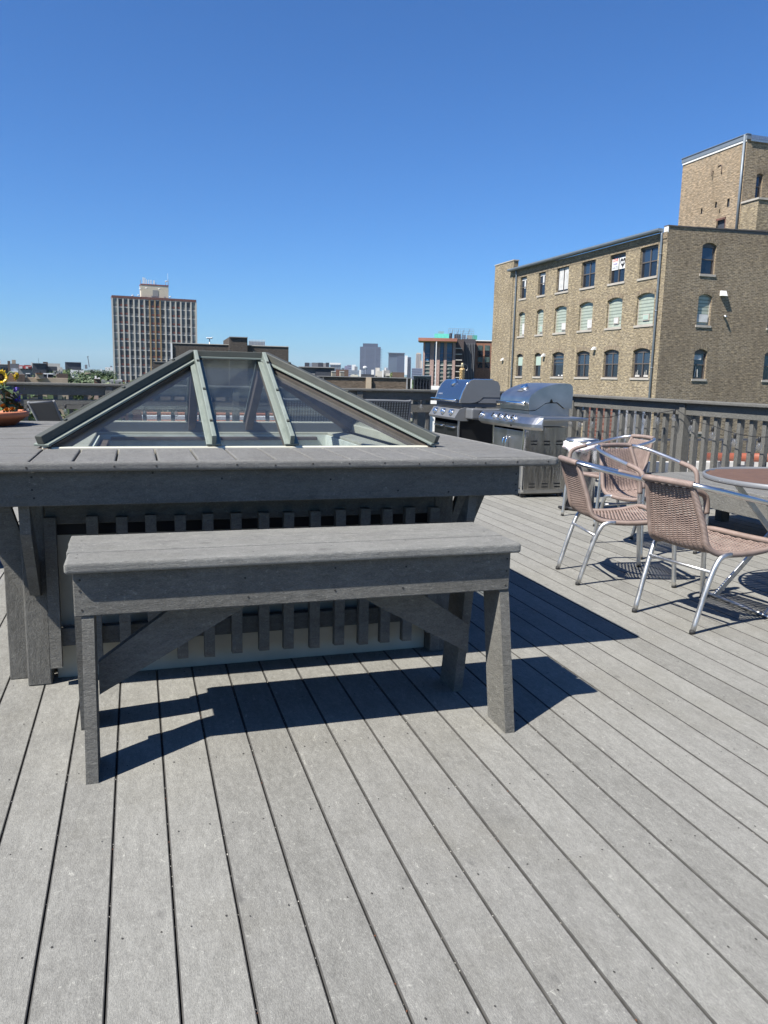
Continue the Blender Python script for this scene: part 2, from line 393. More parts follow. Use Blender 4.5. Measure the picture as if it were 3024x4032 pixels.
tag(nb.build('screw_holes', M['hole'], recalc=False), 'small dark screw holes dotted in rows across the grey deck boards', 'screw holes', kind='stuff')
# grit lying in the gaps between boards
gb = MB()
def pebble(X, Y, r, z=0.0, mb=None):
    mb = mb or gb; a = random.uniform(0, 6)
    pts = [V(X+r*math.cos(a+q*2.1)*random.uniform(.7, 1.2), Y+r*math.sin(a+q*2.1)*random.uniform(.7, 1.3), z+.0005) for q in range(3)]
    top = V(X, Y, z+r*1.1)
    for q in range(3): mb.face([pts[q], pts[(q+1) % 3], top])
    mb.face(pts[::-1])
for q in range(800):
    sx = -.238+PW*random.randint(-4, 20); yy = random.triangular(.9, 6.5, 2.2)
    if random.random() < .6: yy = 2.2+random.gauss(0, .5)
    pebble(sx+random.uniform(-.003, .003), yy, random.choice([.0009, .0012, .0016, .0024]), -.004)
for q in range(120): pebble(random.uniform(-.9, 3), random.uniform(.9, 4.5), random.choice([.0008, .0011, .0015]))
tag(gb.build('grit', simple('pale grit', (.45, .43, .38), .9, var=.2)), 'pale crumbs of grit caught in the gaps between deck boards', 'grit', kind='stuff')
lb = MB()
for q in range(26):
    sx = -.238+PW*random.randint(1, 9); pebble(sx, random.uniform(1.0, 2.9), random.uniform(.0018, .0035), -.003, lb)
tag(lb.build('leaf_debris', simple('brown leaf crumbs', (.13, .05, .025), .9, var=.3)), 'reddish brown leaf crumbs caught in the deck gaps', 'leaf debris', kind='stuff')
# ================================================================ counter round the skylight
T = thing('counter_table', 'grey plank counter with slatted sides built round the glass roof light', 'counter', (.46, 4.2, 0))
ZT = .932
def holes_xz(mb, pts, y, r=.004):
    for X, Z in pts: mb.face([(X+r*math.cos(t), y, Z+r*math.sin(t)) for t in [math.pi/4*q for q in range(8)]])
def holes_xy(mb, pts, z, r=.004):
    for X, Y in pts: mb.face([(X+r*math.cos(t), Y+r*math.sin(t), z) for t in [math.pi/4*q for q in range(8)]])
X0T, X1T, Y0T, Y1T = -.79, 1.71, 2.960, 5.36
xx = -.365
while xx < 1.30:
    b = MB(); b.box(xx+.003, min(xx+PW, 1.335)-.003, Y0T+.034, 3.462, ZT-.03, ZT+random.uniform(-.001, .001), grain=1); xx += PW
    b.build('top_board', M['shelf'], T, bevel=.006, seg=3)     # front row, run front to back
for q in range(3):
    b = MB(); b.box(-.365+.003, 1.33, 4.955+q*.135, 4.955+q*.135+.132, ZT-.03, ZT); b.build('top_board', M['shelf'], T, bevel=.004)
yy = Y0T+.034; 
while yy < Y1T-.02:
    b = MB(); y2 = min(yy+PW, Y1T); b.box(X0T+.001, -.365-.003, yy+.002, y2-.002, ZT-.03, ZT+random.uniform(-.0015, .0015)); b.build('top_board', M['shelf'], T, bevel=.004)
    b = MB(); b.box(1.338, X1T-.034, yy+.002, y2-.002, ZT-.03, ZT+random.uniform(-.0015, .0015)); yy += PW; b.build('top_board', M['shelf'], T, bevel=.004)
b = MB(); b.box(X0T, X1T-.012, Y0T, Y0T+.032, ZT-.036, ZT-.0005); b.box(X1T-.032, X1T, Y0T+.012, Y1T, ZT-.036, ZT+.0005)
b.build('edge_strip', M['shelf'], T, bevel=.012, seg=4)
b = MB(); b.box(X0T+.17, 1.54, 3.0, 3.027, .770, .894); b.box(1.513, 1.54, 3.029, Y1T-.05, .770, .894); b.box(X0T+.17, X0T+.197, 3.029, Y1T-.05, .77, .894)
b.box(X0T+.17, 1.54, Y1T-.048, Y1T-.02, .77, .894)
b.build('apron', M['rail'], T, bevel=.003)  # darker rail colour takes in stains and some shade under the edge
hb = MB()
holes_xz(hb, [(-.37+.1444*k_, .914+random.uniform(-.003, .003)) for k_ in range(-2, 15)], Y0T-.0008, .0038)
holes_xz(hb, [(-.36, .875), (-.36, .83), (-.355, .80), (.3, .86), (.05, .885), (.72, .85), (1.0, .8), (1.525, .86), (1.525, .815), (1.527, .79), (1.22, .79)], 2.9992, .004)
tag(hb.build('screw_holes', M['hole'], T, recalc=False), kind='stuff')
for px_ in (-.444, 1.264):      # front posts
    b = MB(); b.box(px_, px_+.09, 3.268, 3.358, 0, .895); b.build('post', M['bench'], T, bevel=.006)
    b = MB(); bx = px_+.031 if px_ < 0 else px_+.062
    b.prism([(3.262, .375), (3.262, .50), (3.05, .77), (3.03, .885), (3.03, .77), (3.045, .66), (3.21, .39)], 0, bx, bx+.037)
    b.build('knee_brace', M['bench'], T, bevel=.003)
for sgn, xa in ((-1, -.445), (1, 1.355)):
    b = MB(); b.prism([(xa, .36), (xa, .62), (xa+sgn*.075, .885), (xa+sgn*.185, .885), (xa+sgn*.185, .78), (xa+sgn*.07, .50)], 1, 3.29, 3.328); b.build('knee_brace', M['bench'], T, bevel=.003)
    b = MB(); xo = xa+sgn*.002; b.box(min(xo, xo+sgn*.075), max(xo, xo+sgn*.075), 3.36, 3.588, 0, .60); b.build('post', M['bench'], T, bevel=.004)
    for yp in (4.95,):
        b = MB(); x_ = xa if sgn > 0 else xa; b.box(min(x_, x_-sgn*.09), max(x_, x_-sgn*.09), 5.0, 5.09, 0, .895); b.build('post', M['bench'], T, bevel=.005)
for xs in (-.353, -.2, -.09, .02, .134, .243, .357, .471, .576, .69, .80, .91, 1.01, 1.114, 1.229):
    b = MB(); z0_ = .078+random.uniform(-.004, .006)+(.03 if xs > 1.2 else 0); z1_ = .685+random.uniform(-.004, .006)
    b.prism([(3.222, z0_+.004), (3.264, z0_), (3.264, z1_), (3.222, z1_)], 0, xs, xs+.043)
    for Z in (.13, .205, .66): b.face([(xs+.021+.004*math.cos(t), 3.2212, Z+.004*math.sin(t)) for t in [math.pi/3*q for q in range(6)]])
    b.build('slat', M['bench'], T, bevel=.003)
for z0_, z1_ in ((.158, .232), (.655, .745)):
    b = MB(); b.box(-.352, 1.262, 3.265, 3.302, z0_, z1_); b.build('slat_rail', M['rail'], T, bevel=.003)
# side slats of the counter, right and left
for xs, sg in ((1.36, 1), (-.452, -1)):
    for q in range(12):
        b = MB(); ys = 3.66+q*.1125; b.box(xs, xs+.043, ys, ys+.043, .08, .69) if sg > 0 else b.box(xs-.04, xs, ys, ys+.043, .08, .69); b.build('slat', M['bench'], T)
M['charcoal_'] = simple('black flashing', (.012, .013, .015), .8)
bin_ = thing('storage_tub', 'bright blue plastic tub just visible under the left end of the counter', 'tub', (-1.0, 5.6, 0))
b = MB(); b.prism([(-1.30, 0), (-.88, 0), (-.84, .42), (-1.34, .42)], 1, 5.35, 5.85); b.build('body', simple('blue plastic', (.03, .16, .55), .4), bin_, bevel=.02)
b = MB(); b.box(-1.36, -.82, 5.33, 5.87, .421, .45); b.build('lid', simple('blue lid', (.05, .22, .62), .4), bin_, bevel=.008)
# ================================================================ roof light
K = thing('roof_skylight', 'glazed hipped roof light with green weathered copper bars', 'skylight', (.46, 4.2, 0))
b = MB()
cx0, cx1, cy0, cy1 = -.34, 1.262, 3.335, 4.98
t_ = .12
b.box(cx0, cx1, cy0, cy0+t_, 0, .90); b.box(cx0, cx1, cy1-t_, cy1, 0, .90)
b.box(cx0, cx0+t_, cy0+t_, cy1-t_, 0, .90); b.box(cx1-t_, cx1, cy0+t_, cy1-t_, 0, .90)
b.build('curb', M['paint'], K, bevel=.004)
b = MB(); b.box(cx0-.002, cx1+.002, cy0-.004, cy0-.0005, .60, .90); b.build('upper_flashing', M['charcoal_'], K)  # black strip on the curb stands in for deep shade under the counter
b = MB(); i0, i1, j0, j1 = cx0+t_+.003, cx1-t_-.003, cy0+t_+.003, cy1-t_-.003
b.box(i0, i1, j1-.012, j1, -.28, .885); b.box(i0, i0+.012, j0, j1-.013, -.28, .885); b.box(i1-.012, i1, j0, j1-.013, -.28, .885); b.box(i0+.013, i1-.013, j0, j0+.012, -.28, .885)
b.box(i0+.013, i1-.013, j0+.013, j1-.013, -.285, -.28)
b.build('well_lining', M['innerpaint'], K)
b = MB(); b.box(i0+.02, i0+.06, j1-.9, j1-.02, .80, .86); b.box(i0+.07, i1-.07, j1-.04, j1-.014, .855, .875); b.build('inner_trim', M['woodin'], K, bevel=.003)
bx0, bx1, by0, by1, bz = -.372, 1.335, 3.472, 4.945, .940
RZ, ry = 1.322, 4.21; rx0, rx1 = .293, .640
# base sill frame
b = MB(); w = .035
b.box(bx0+.02, bx1-.02, by0-.005, by0+w, .902, .938); b.box(bx0, bx1, by1-w, by1, .902, .962); b.box(bx0, bx0+w, by0, by1-w, .902, .95); b.box(bx1-w, bx1, by0, by1-w, .902, .95)
b.build('sill_frame', simple('cream sealant sill', (.60, .57, .46), .6, var=.1), K, bevel=.004)
b = MB(); b.box(bx0+.06, bx1-.06, by1-w-.022, by1-w, .885, .955); b.build('inner_sill', M['slate'], K)
R0, R1 = V(rx0, ry, RZ), V(rx1, ry, RZ)
c00, c10, c11, c01 = V(bx0, by0, bz), V(bx1, by0, bz), V(bx1, by1, bz), V(bx0, by1, bz)
def tbar(name, p, q, nrm, flange, web, hh, side_mat, flange_mat, shift=0.0, inner=True):
    p, q = Vector(p), Vector(q); d = (q-p).normalized(); n_ = (nrm - d*nrm.dot(d)).normalized()
    f_ = MB(); f_.bar(p+n_*.006, q+n_*.006, flange, .010, up=n_); o = f_.build(name, flange_mat, K, bevel=.002)
    wb = MB(); sd = d.cross(n_).normalized()*shift; wb.bar(p+n_*(.011+hh/2)+sd, q+n_*(.011+hh/2)+sd, web, hh, up=n_)
    w_ = wb.build('cap', side_mat, o, bevel=.003)
    cb = MB()
    L = (q-p).length
    for u in (.15, .5, .85):
        c = p+d*L*u+n_*(.011+hh+.001)+sd; cb.bar(c, c+n_*.006, .012, .012, up=d)
    cb.build('screw', M['bronze'], o)
    if inner:
        ib = MB(); ib.bar(p-n_*.03, q-n_*.03, web+.02, .045, up=n_); ib.build('inner_rafter', M['woodin'], o)
    return o
nf = (R0-c00).cross(R1-R0); nf = nf if nf.z > 0 else -nf; nf.normalize()
nb_ = (c01-R0).cross(R1-R0); nb_ = nb_ if nb_.z > 0 else -nb_; nb_.normalize()
nl = (R0-c00).cross(c01-c00); nl = nl if nl.z > 0 else -nl; nl.normalize()
nr = (R1-c10).cross(c11-c10); nr = nr if nr.z > 0 else -nr; nr.normalize()
tbar('hip_bar', c00, R0, (nf+nl).normalized(), .086, .040, .036, M['bronze'], M['patina'])
tbar('hip_bar', c10, R1, (nf+nr).normalized(), .086, .040, .036, M['bronze'], M['patina'])
tbar('hip_bar', c01, R0, (nb_+nl).normalized(), .086, .040, .036, M['bronze'], M['patina'])
tbar('hip_bar', c11, R1, (nb_+nr).normalized(), .086, .040, .036, M['bronze'], M['patina'])
tbar('ridge_bar', R0-V(.01, 0, 0), R1+V(.01, 0, 0), V(0, 0, 1), .09, .034, .030, M['bronze'], M['patina'], inner=False)
for rx, fx in ((rx0, .315), (rx1, .655)):
    tbar('rafter_bar', V(fx, by0, bz), V(rx, ry-.01, RZ-.004), nf, .064, .020, .042, M['patina'], M['patina'], shift=0)
    tbar('rafter_bar', V(fx, by1, bz), V(rx, ry+.01, RZ-.004), nb_, .064, .020, .042, M['patina'], M['patina'])
def pane(pts, n_):
    b_ = MB(); P_ = [Vector(p)-n_*.001 for p in pts]; Q_ = [p-n_*.006 for p in P_]
    b_.face(P_); b_.face(Q_[::-1])
    for k_ in range(len(P_)): b_.face([P_[k_], Q_[k_], Q_[(k_+1) % len(P_)], P_[(k_+1) % len(P_)]])
    b_.build('pane', M['glass'], K, weld=True)
F1, F2 = V(.315, by0, bz), V(.655, by0, bz); G1, G2 = V(.315, by1, bz), V(.655, by1, bz)
pane([c00, F1, R0], nf); pane([F1, F2, R1, R0], nf); pane([F2, c10, R1], nf)
pane([c01, G1, R0], nb_); pane([G1, G2, R1, R0], nb_); pane([G2, c11, R1], nb_)
pane([c00, R0, c01], nl); pane([c10, R1, c11], nr)
# ================================================================ bench
BN = thing('plank_bench', 'tall grey plank bench standing in front of the counter', 'bench', (.53, 2.68, 0))
for y0_, y1_, dx in ((2.470, 2.622, 0), (2.627, 2.757, -.004), (2.760, 2.900, -.008)):
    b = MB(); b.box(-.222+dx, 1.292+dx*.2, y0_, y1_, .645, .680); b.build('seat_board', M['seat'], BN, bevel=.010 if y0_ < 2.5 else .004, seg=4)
b = MB(); b.box(-.200, 1.266, 2.500, 2.527, .504, .643)

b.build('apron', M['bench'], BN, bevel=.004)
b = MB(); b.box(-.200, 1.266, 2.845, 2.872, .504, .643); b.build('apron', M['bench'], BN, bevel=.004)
hb = MB(); holes_xz(hb, [(-.18, .62), (-.181, .585), (-.177, .525), (.32, .60), (.33, .535), (.62, .618), (.62, .54), (.86, .535), (.87, .61), (1.252, .62), (1.252, .575), (1.25, .522)], 2.4988, .0036)
holes_xy(hb, [(-.19, 2.54), (-.19, 2.59), (-.19, 2.70), (-.19, 2.80), (1.25, 2.55), (1.25, 2.70), (1.25, 2.82), (.35, 2.52), (.62, 2.56), (.9, 2.6)], .6808, .003)
tag(hb.build('screw_holes', M['hole'], BN, recalc=False), kind='stuff')
for xl in (-.180, 1.231):
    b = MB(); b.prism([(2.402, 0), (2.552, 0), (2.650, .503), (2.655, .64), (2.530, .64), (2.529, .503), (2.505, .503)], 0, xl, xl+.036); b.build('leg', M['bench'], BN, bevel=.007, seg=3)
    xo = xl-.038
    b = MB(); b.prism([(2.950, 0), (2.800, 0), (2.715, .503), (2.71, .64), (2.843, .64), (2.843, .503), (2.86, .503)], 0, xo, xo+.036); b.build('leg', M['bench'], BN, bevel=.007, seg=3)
b = MB(); b.prism([(-.142, .205), (-.142, .315), (.12, .503), (.12, .60), (.33, .60), (.33, .47), (.24, .42)], 1, 2.604, 2.640); b.build('brace', M['bench'], BN, bevel=.003)
b = MB(); b.prism([(1.190, .215), (1.190, .325), (.93, .503), (.93, .60), (.72, .60), (.72, .49), (.82, .425)], 1, 2.668, 2.704); b.build('brace', M['bench'], BN, bevel=.003)
# ================================================================ railings
def railing(name, label, a, bb, inward, zcap=1.085, mid=False, posts=(), pick_off=0, pick_sp=.165, pick_w=.05, npk=100, z0=.04):
    # a,bb: ground ends of the inner face line; inward: unit vector pointing on to the deck
    a, bb = Vector(a), Vector(bb); d = (bb-a).normalized(); L = (bb-a).length; n = Vector(inward)
    R = thing(name, label, 'railing', a)
    def blk(u0, u1, t0, t1, z0, z1, mb):     # t: distance outward from inner face
        cs = []
        Mx = Matrix((d, -n, Vector((0, 0, 1)))).transposed().to_4x4(); Mx.translation = a
        mb.box(u0, u1, t0, t1, z0, z1, Mx); return mb
    blk(0, L, -.055, .10, zcap-.035, zcap, MB()).build('cap', M['rail'], R, bevel=.010, seg=3)
    blk(0, L, 0, .027, zcap-.155, zcap-.037, MB()).build('top_rail', M['rail'], R, bevel=.003)
    if mid: blk(0, L, 0, .027, .752, .877, MB()).build('middle_rail', M['rail'], R, bevel=.003)
    blk(0, L, .03, .065, .09, .18, MB()).build('bottom_rail', M['rail'], R, bevel=.003)
    for u in posts: blk(u-.045, u+.045, (.0 if not mid else -.02)-.018, .073, 0, zcap-.037, MB()).build('post', M['rail'], R, bevel=.005)
    u = pick_off; c = 0
    pm = None
    while u < L and c < npk:
        if all(abs(u-p) > .08 for p in posts):
            if pm is None:
                mb = MB(); blk(u-pick_w/2, u+pick_w/2, .030, .030+pick_w, z0, zcap-.06, mb); pm = mb.build('picket', M['rail'], R, bevel=.003); u0_ = u
            else:
                c_ = pm.copy(); COL.objects.link(c_); c_.parent = R; c_.location = d*(u-u0_)
            c += 1
        u += pick_sp
    return R
back = railing('back_railing', 'long grey railing with two rails and pickets across the far end of the deck', (-6.5, 11.0, 0), (5.44, 11.0, 0), (0, -1, 0), mid=True,
   posts=[.5, 2.0, 3.5, 5.0, 6.165, 7.8, 9.55, 11.4], pick_off=.05, pick_sp=.182)
right = railing('side_railing', 'grey railing with tall pickets along the right side of the deck', (5.5, 10.93, 0), (5.5, 1.2, 0), (-1, 0, 0), zcap=1.087,
   posts=[.05, 1.62, 3.86, 6.1, 8.3], pick_off=.09, pick_sp=.163)
# ================================================================ low platform seat by the right railing
P_ = thing('platform_seat', 'low wide grey plank platform seat beside the right railing', 'built-in seat', (4.9, 4.2, 0))
b = MB(); yy = 6.10
xx = 4.415
while xx < 5.28:
    b.box(xx+.002, xx+PW-.002, 1.4, 6.12, .415, .45); xx += PW
b.build('seat_top', M['shelf'], P_, bevel=.006, seg=3)
b = MB(); b.box(4.43, 4.457, 1.42, 6.10, .262, .412); b.build('front_apron', M['bench'], P_, bevel=.003)
b = MB(); b.box(4.46, 5.27, 6.073, 6.10, .262, .412); b.build('end_apron', M['bench'], P_, bevel=.003)
for yy in (5.95, 4.4, 2.9, 1.6):
    for xx in (4.47, 5.15): 
        b = MB(); b.box(xx, xx+.09, yy, yy+.09, 0, .414); b.build('leg', M['bench'], P_, bevel=.004)
# ================================================================ bistro chair
def wickermat(name, c1, c2, ring=0):
    m, nt, p = mat(name, c1, .5, spec=.4)
    f = noise(nt, uvmap(nt, (1, 1, 1), 'Object'), 18, 3)
    col = ramp(nt, f, [(.3, c2), (.7, c1)])
    if ring:
        w = N(nt, 'ShaderNodeTexWave'); w.wave_type = 'BANDS'; w.bands_direction = 'X'; w.inputs['Scale'].default_value = ring
        w.inputs['Distortion'].default_value = .3; nt.links.new(uvmap(nt), w.inputs['Vector'])
        col = mix(nt, ramp(nt, w.outputs['Fac'], [(.0, (.65,)*3), (.45, (0,)*3)]), col, tuple(x*.35 for x in c2)); bump(nt, p, w.outputs['Fac'], .6, .003)
    nt.links.new(col, p.inputs['Base Color']); return m
M['wicker'] = wickermat('mauve brown wicker', (.285, .212, .18), (.195, .142, .12))
M['wrap'] = wickermat('mauve brown wicker wrapping', (.305, .228, .195), (.225, .168, .142), ring=48)
def weave(surf, rows, spokes, v0, v1, amp=.0045, rw=.0042, th=.0016, skip=None):
    """woven panel: flat cane rows passing over and under upright spokes; surf(u,v)->(point, normal), u,v in 0..1"""
    mb = MB(); seg = spokes*4
    for r in range(rows):
        v = v0+(v1-v0)*(r+.5)/rows; ph = math.pi*(r % 2)
        ring = []
        for k in range(seg+1):
            u = k/seg; p, n = surf(u, v); off = amp*math.sin(math.pi*spokes*u+ph)
            if skip and skip(u, v): off *= 1.9
            p2, _ = surf(u, min(1, v+.004)); t = (p2-p).normalized()
            c = p+n*off+t*(random.uniform(-.0004, .0004))
            ring.append((c+t*rw, c+n*th, c-t*rw, c-n*th))
        base = len(mb.v)
        for q in ring: mb.v += list(q)
        for k in range(seg):
            for j in range(4):
                j2 = (j+1) % 4; mb.f.append([base+k*4+j, base+k*4+j2, base+(k+1)*4+j2, base+(k+1)*4+j]); mb.sm.append(False)
                mb.uv.append([(k*.01, j*.01), (k*.01, j2*.01), ((k+1)*.01, j2*.01), ((k+1)*.01, j*.01)])
    for s_ in range(spokes+1):
        u = (s_+.0)/spokes; path = []
        for k in range(13): path.append(surf(min(max(u, .002), .998), v0+(v1-v0)*k/12)[0])
        mb.tube(path, .0024, 5, cap=False)
    return mb
def lerp(a, b_, t): return a+(b_-a)*t
def chair_proto():
    c = thing('bistro_chair', 'x', 'chair', (0, 0, 0), 'woven cafe chairs around the round table')
    # side profile of the wrapped frame (x,z,halfwidth) from the top of the back round to the front of the seat
    prof = [(-.338, .748, .150), (-.308, .66, .165), (-.272, .55, .180), (-.245, .455, .188), (-.205, .418, .198), (-.14, .402, .210), (0, .398, .224), (.13, .408, .234), (.225, .428, .238)]
    PR = crom([V(x_, w_, z_) for x_, z_, w_ in prof], 8)
    def at(t):
        k = t*(len(PR)-1); i = min(int(k), len(PR)-2); q = PR[i].lerp(PR[i+1], k-i); d_ = (PR[i+1]-PR[i]).normalized(); return q, d_
    def surf(u, v):
        q, d_ = at(v); n = V(-d_.z, 0, d_.x)
        w = q.y; s_ = (u-.5)*2; bul = .016*(1-s_*s_)*((v/.45) if v < .45 else -.6)
        return V(q.x, w*s_, q.z)+(-n if v < .45 else n)*bul*(1 if v < .45 else 1), V(d_.z, 0, -d_.x)
    wm = weave(surf, 62, 13, .025, .455); wb = wm.build('backrest', M['wicker'], c, recalc=False)
    ws = weave(surf, 52, 13, .47, .985); ws.build('seat', M['wicker'], c, recalc=False)
    # front wrapped rail and side wrapped frames
    fr = MB()
    side = [V(p.x, p.y, p.z) for p in PR]
    front = crom([V(.234, .238, .430), V(.254, .19, .432), (V(.256, 0, .430)), V(.254, -.19, .432), V(.234, -.238, .430)], 5)
    path = side + front[1:-1] + [V(p.x, -p.y, p.z) for p in reversed(side)]
    fr.tube(path, .0165, 10); fr.build('wrapped_frame', M['wrap'], c, recalc=False)
    # metal tube: front leg, arm, back, arm, front leg
    half = [V(.285, .270, .012), V(.268, .268, .25), V(.255, .266, .45), V(.250, .265, .555), V(.232, .264, .612), V(.18, .263, .640), V(.06, .262, .668), V(-.12, .258, .706), V(-.24, .244, .733), V(-.315, .205, .750), V(-.352, .14, .760), V(-.362, .07, .762)]
    full = half + [V(-.364, 0, .763)] + [V(p.x, -p.y, p.z) for p in reversed(half)]
    sm = crom(full, 6)
    a_ = MB(); a_.tube(sm, .014, 12); a_.build('arm_tube', M['alu'], c, recalc=False)
    def seg(cond): return [p for p in sm if cond(p)]
    wr = MB()
    wr.tube([p for p in sm if p.x < -.30 and abs(p.y) < .165], .0185, 12); wr.build('back_wrapping', M['wrap'], c, recalc=False)
    for sg in (1, -1):
        wr = MB(); pts = [p for p in sm if p.y*sg > .2 and p.x > .075 and p.z > .50]; wr.tube(pts, .018, 12); wr.build('arm_wrapping', M['wrap'], c, recalc=False)
        lg = MB(); lg.tube(crom([V(-.305, .203*sg, .012), V(-.235, .21*sg, .25), V(-.190, .218*sg, .365), V(-.155, .222*sg, .395), V(-.10, .218*sg, .400)], 5), .0135, 12)
        l_ = lg.build('rear_leg', M['galv'], c, recalc=False)
        f_ = MB(); f_.lathe([(.0145, 0), (.0150, .012), (.0135, .02)], (-.307, .203*sg, 0), 12); f_.build('rubber_foot', M['rubber'], l_)
        f_ = MB(); f_.lathe([(.0145, 0), (.0150, .012), (.0135, .02)], (.286, .270*sg, 0), 12); f_.build('rubber_foot', M['rubber'], c)
        f_ = MB(); f_.tube([V(-.214, .200*sg, .315), V(-.214, .224*sg, .315)], .006, 8); f_.build('bolt', M['chrome'], l_); f_ = MB(); f_.tube([V(.262, .250*sg, .42), V(.262, .284*sg, .42)], .006, 8); f_.build('bolt', M['chrome'], c)
    st = MB(); st.tube([V(-.218, -.208, .315), V(-.218, .208, .315)], .0095, 10); st.build('stretcher', M['galv'], c, recalc=False)
    return c
ch = chair_proto()
spots = [((2.94, 4.335, 0), -12, 'woven mauve cafe chair standing left of the round table, its back to the camera'),
         ((2.935, 3.455, 0), 9, 'nearest woven mauve cafe chair, back turned, cut off by the right edge of the photo'),
         ((3.655, 5.065, 0), -81, 'woven mauve cafe chair beyond the round table, its seat turned towards the camera'),
         ((4.10, 6.24, 0), 181, 'farthest woven mauve cafe chair, facing left beside the steel bin')]
for i, (loc, a, lab) in enumerate(spots):
    if i == 0: ch.location = loc; ch.rotation_euler = (0, 0, rad(a)); ch['label'] = lab
    else: copy_tree(ch, loc, rad(a), lab)
# ================================================================ round folding table
TC = V(3.615, 3.54, .022); TR = .54
t = thing('round_table', 'round folding table with brown slatted top and pale metal rim', 'table', (TC.x, TC.y, 0))
b = MB()
def slatmat():
    m, nt, p = mat('brown wood slats', (.10, .055, .035), .55); f = noise(nt, uvmap(nt, (1, 6, 1)), 10, 4)
    nt.links.new(ramp(nt, f, [(.3, (.085, .048, .03)), (.7, (.14, .08, .052))]), p.inputs['Base Color']); return m
yy = -TR+.03
while yy < TR-.03:
    y2 = yy+.046; hw = math.sqrt(max(0.0, (TR-.008)**2-max(abs(yy), abs(y2))**2))
    if hw > .03: b.box(TC.x-hw, TC.x+hw, TC.y+yy, TC.y+y2, .722, .737, grain=0)
    yy += .050
b.build('slatted_top', slatmat(), t, bevel=.003)
b = MB(); b.lathe([(TR-.014, .716), (TR, .714), (TR+.003, .722), (TR+.002, .740), (TR-.004, .744), (TR-.012, .741), (TR-.014, .716)], (TC.x, TC.y, 0), 64, caps=False); b.build('rim', simple('satin aluminium rim', (.20, .205, .21), .45, .3), t)
for sy in (-.2, .2):
    for sg in (1, -1):
        lg = MB(); off = .016*sg
        p0 = V(TC.x-.36*sg, TC.y+sy+off, .01); p1 = V(TC.x+.33*sg, TC.y+sy+off, .71)
        lg.bar(p0, p1, .014, .032, up=(1, 0, 0)); lg.build('leg', M['galv'], t, bevel=.003)
for sx, z_ in ((-.36, .012), (.36, .012)):
    lg = MB(); lg.tube([V(TC.x+sx, TC.y-.30, z_), V(TC.x+sx, TC.y+.30, z_)], .011, 8); lg.build('foot_bar', M['galv'], t)
lg = MB(); lg.tube([V(TC.x, TC.y-.22, .345), V(TC.x, TC.y+.22, .345)], .010, 8); lg.build('pivot_bar', M['galv'], t)
lg = MB()
for sx in (-.3, .3): lg.bar(V(TC.x+sx, TC.y-.33, .710), V(TC.x+sx, TC.y+.33, .710), .025, .016)
lg.build('top_rail', M['slate'], t)
# ================================================================ bin with white liner
c = onz(1600+1420/2.0737, 1450+590/2.0737, .69)
BC = V(4.17, 6.83, 0)
k = thing('waste_bin', 'tall round stainless waste bin with a crumpled white bag over its rim', 'bin', BC)
b = MB(); b.lathe([(.150, .03), (.150, .60), (.150, .655)], BC, 36); b.build('body', metalmat('bin steel', (.55, .55, .57), .22, .15, axis=(1, 1, .3)), k)
b = MB(); b.lathe([(.154, 0), (.154, .032), (.148, .034)], BC, 36); b.build('base_ring', M['black'], k)
b = MB(); b.lathe([(.150, .656), (.158, .66), (.158, .70), (.146, .703), (.142, .66)], BC, 36, caps=False); b.build('rim_band', M['steel'], k)
b = MB(); b.lathe([(.139, .692), (.13, .45), (0.001, .42)], BC, 24, caps=False); b.build('inner_bag', M['white'], k)
b = MB(); b.box(BC.x-.20, BC.x-.145, BC.y-.06, BC.y+.05, .008, .03); b.build('pedal', M['black'], k, bevel=.008)
b = MB(); n_ = 60; rings = 7
for r_ in range(rings):
    for j in range(n_):
        a = 2*math.pi*j/n_; front = .5+.5*math.cos(a-rad(225))
        w1 = random.uniform(-.006, .006); z_ = .675-(.085*front+.012)*r_/(rings-1)+.010*math.sin(7*a+r_)+w1
        R_ = .160+.030*front*math.sin(math.pi*r_/(rings-1))+.008*math.sin(5*a+r_*1.3)+.005*math.sin(13*a-r_)+(.012*front if r_ > 3 else 0)
        b.v.append(BC+V(R_*math.cos(a), R_*math.sin(a), z_))
for r_ in range(rings-1):
    for j in range(n_):
        j2 = (j+1) % n_; b.f.append([r_*n_+j, r_*n_+j2, (r_+1)*n_+j2, (r_+1)*n_+j]); b.uv.append([(0, 0)]*4); b.sm.append(True)
bagm, bn, bp = mat('white plastic bag', (.82, .80, .80), .35); bp.inputs['Subsurface Weight'].default_value = .15
tag(b.build('bag_cuff', bagm, k))
# ================================================================ grills
def louver(mb, x0, x1, y, zs):
    for z_ in zs: mb.box(x0, x1, y-.004, y+.001, z_-.007, z_+.007)
def knob(mb1, mb2, p, ax, r=.022):
    p = Vector(p); ax = Vector(ax).normalized(); mb1.tube([p, p+ax*.012], r*1.25, 16); mb1.tube([p+ax*.012, p+ax*.034], [r, r*.82], 16)
    s_ = ax.cross(V(0, 1, 0)).normalized(); mb2.bar(p+ax*.036-s_*r*.85, p+ax*.036+s_*r*.85, .010, .014, up=ax)
def hood(prof, y0, y1, shell_mat, end_mat, parent, endprof=None, th=.018):
    b = MB(); pts = prof; n_ = len(pts)
    for k_ in range(n_-1):
        p, q = pts[k_], pts[k_+1]; b.face([V(p[0], y0+th, p[1]), V(q[0], y0+th, q[1]), V(q[0], y1-th, q[1]), V(p[0], y1-th, p[1])], smooth=True)
    o = b.build('lid', shell_mat, parent, weld=True)
    for ya, yb in ((y0, y0+th), (y1-th, y1)):
        e = MB(); e.prism(endprof or prof, 1, ya, yb); e.build('lid_end', end_mat, o, bevel=.006, seg=3)
    return o
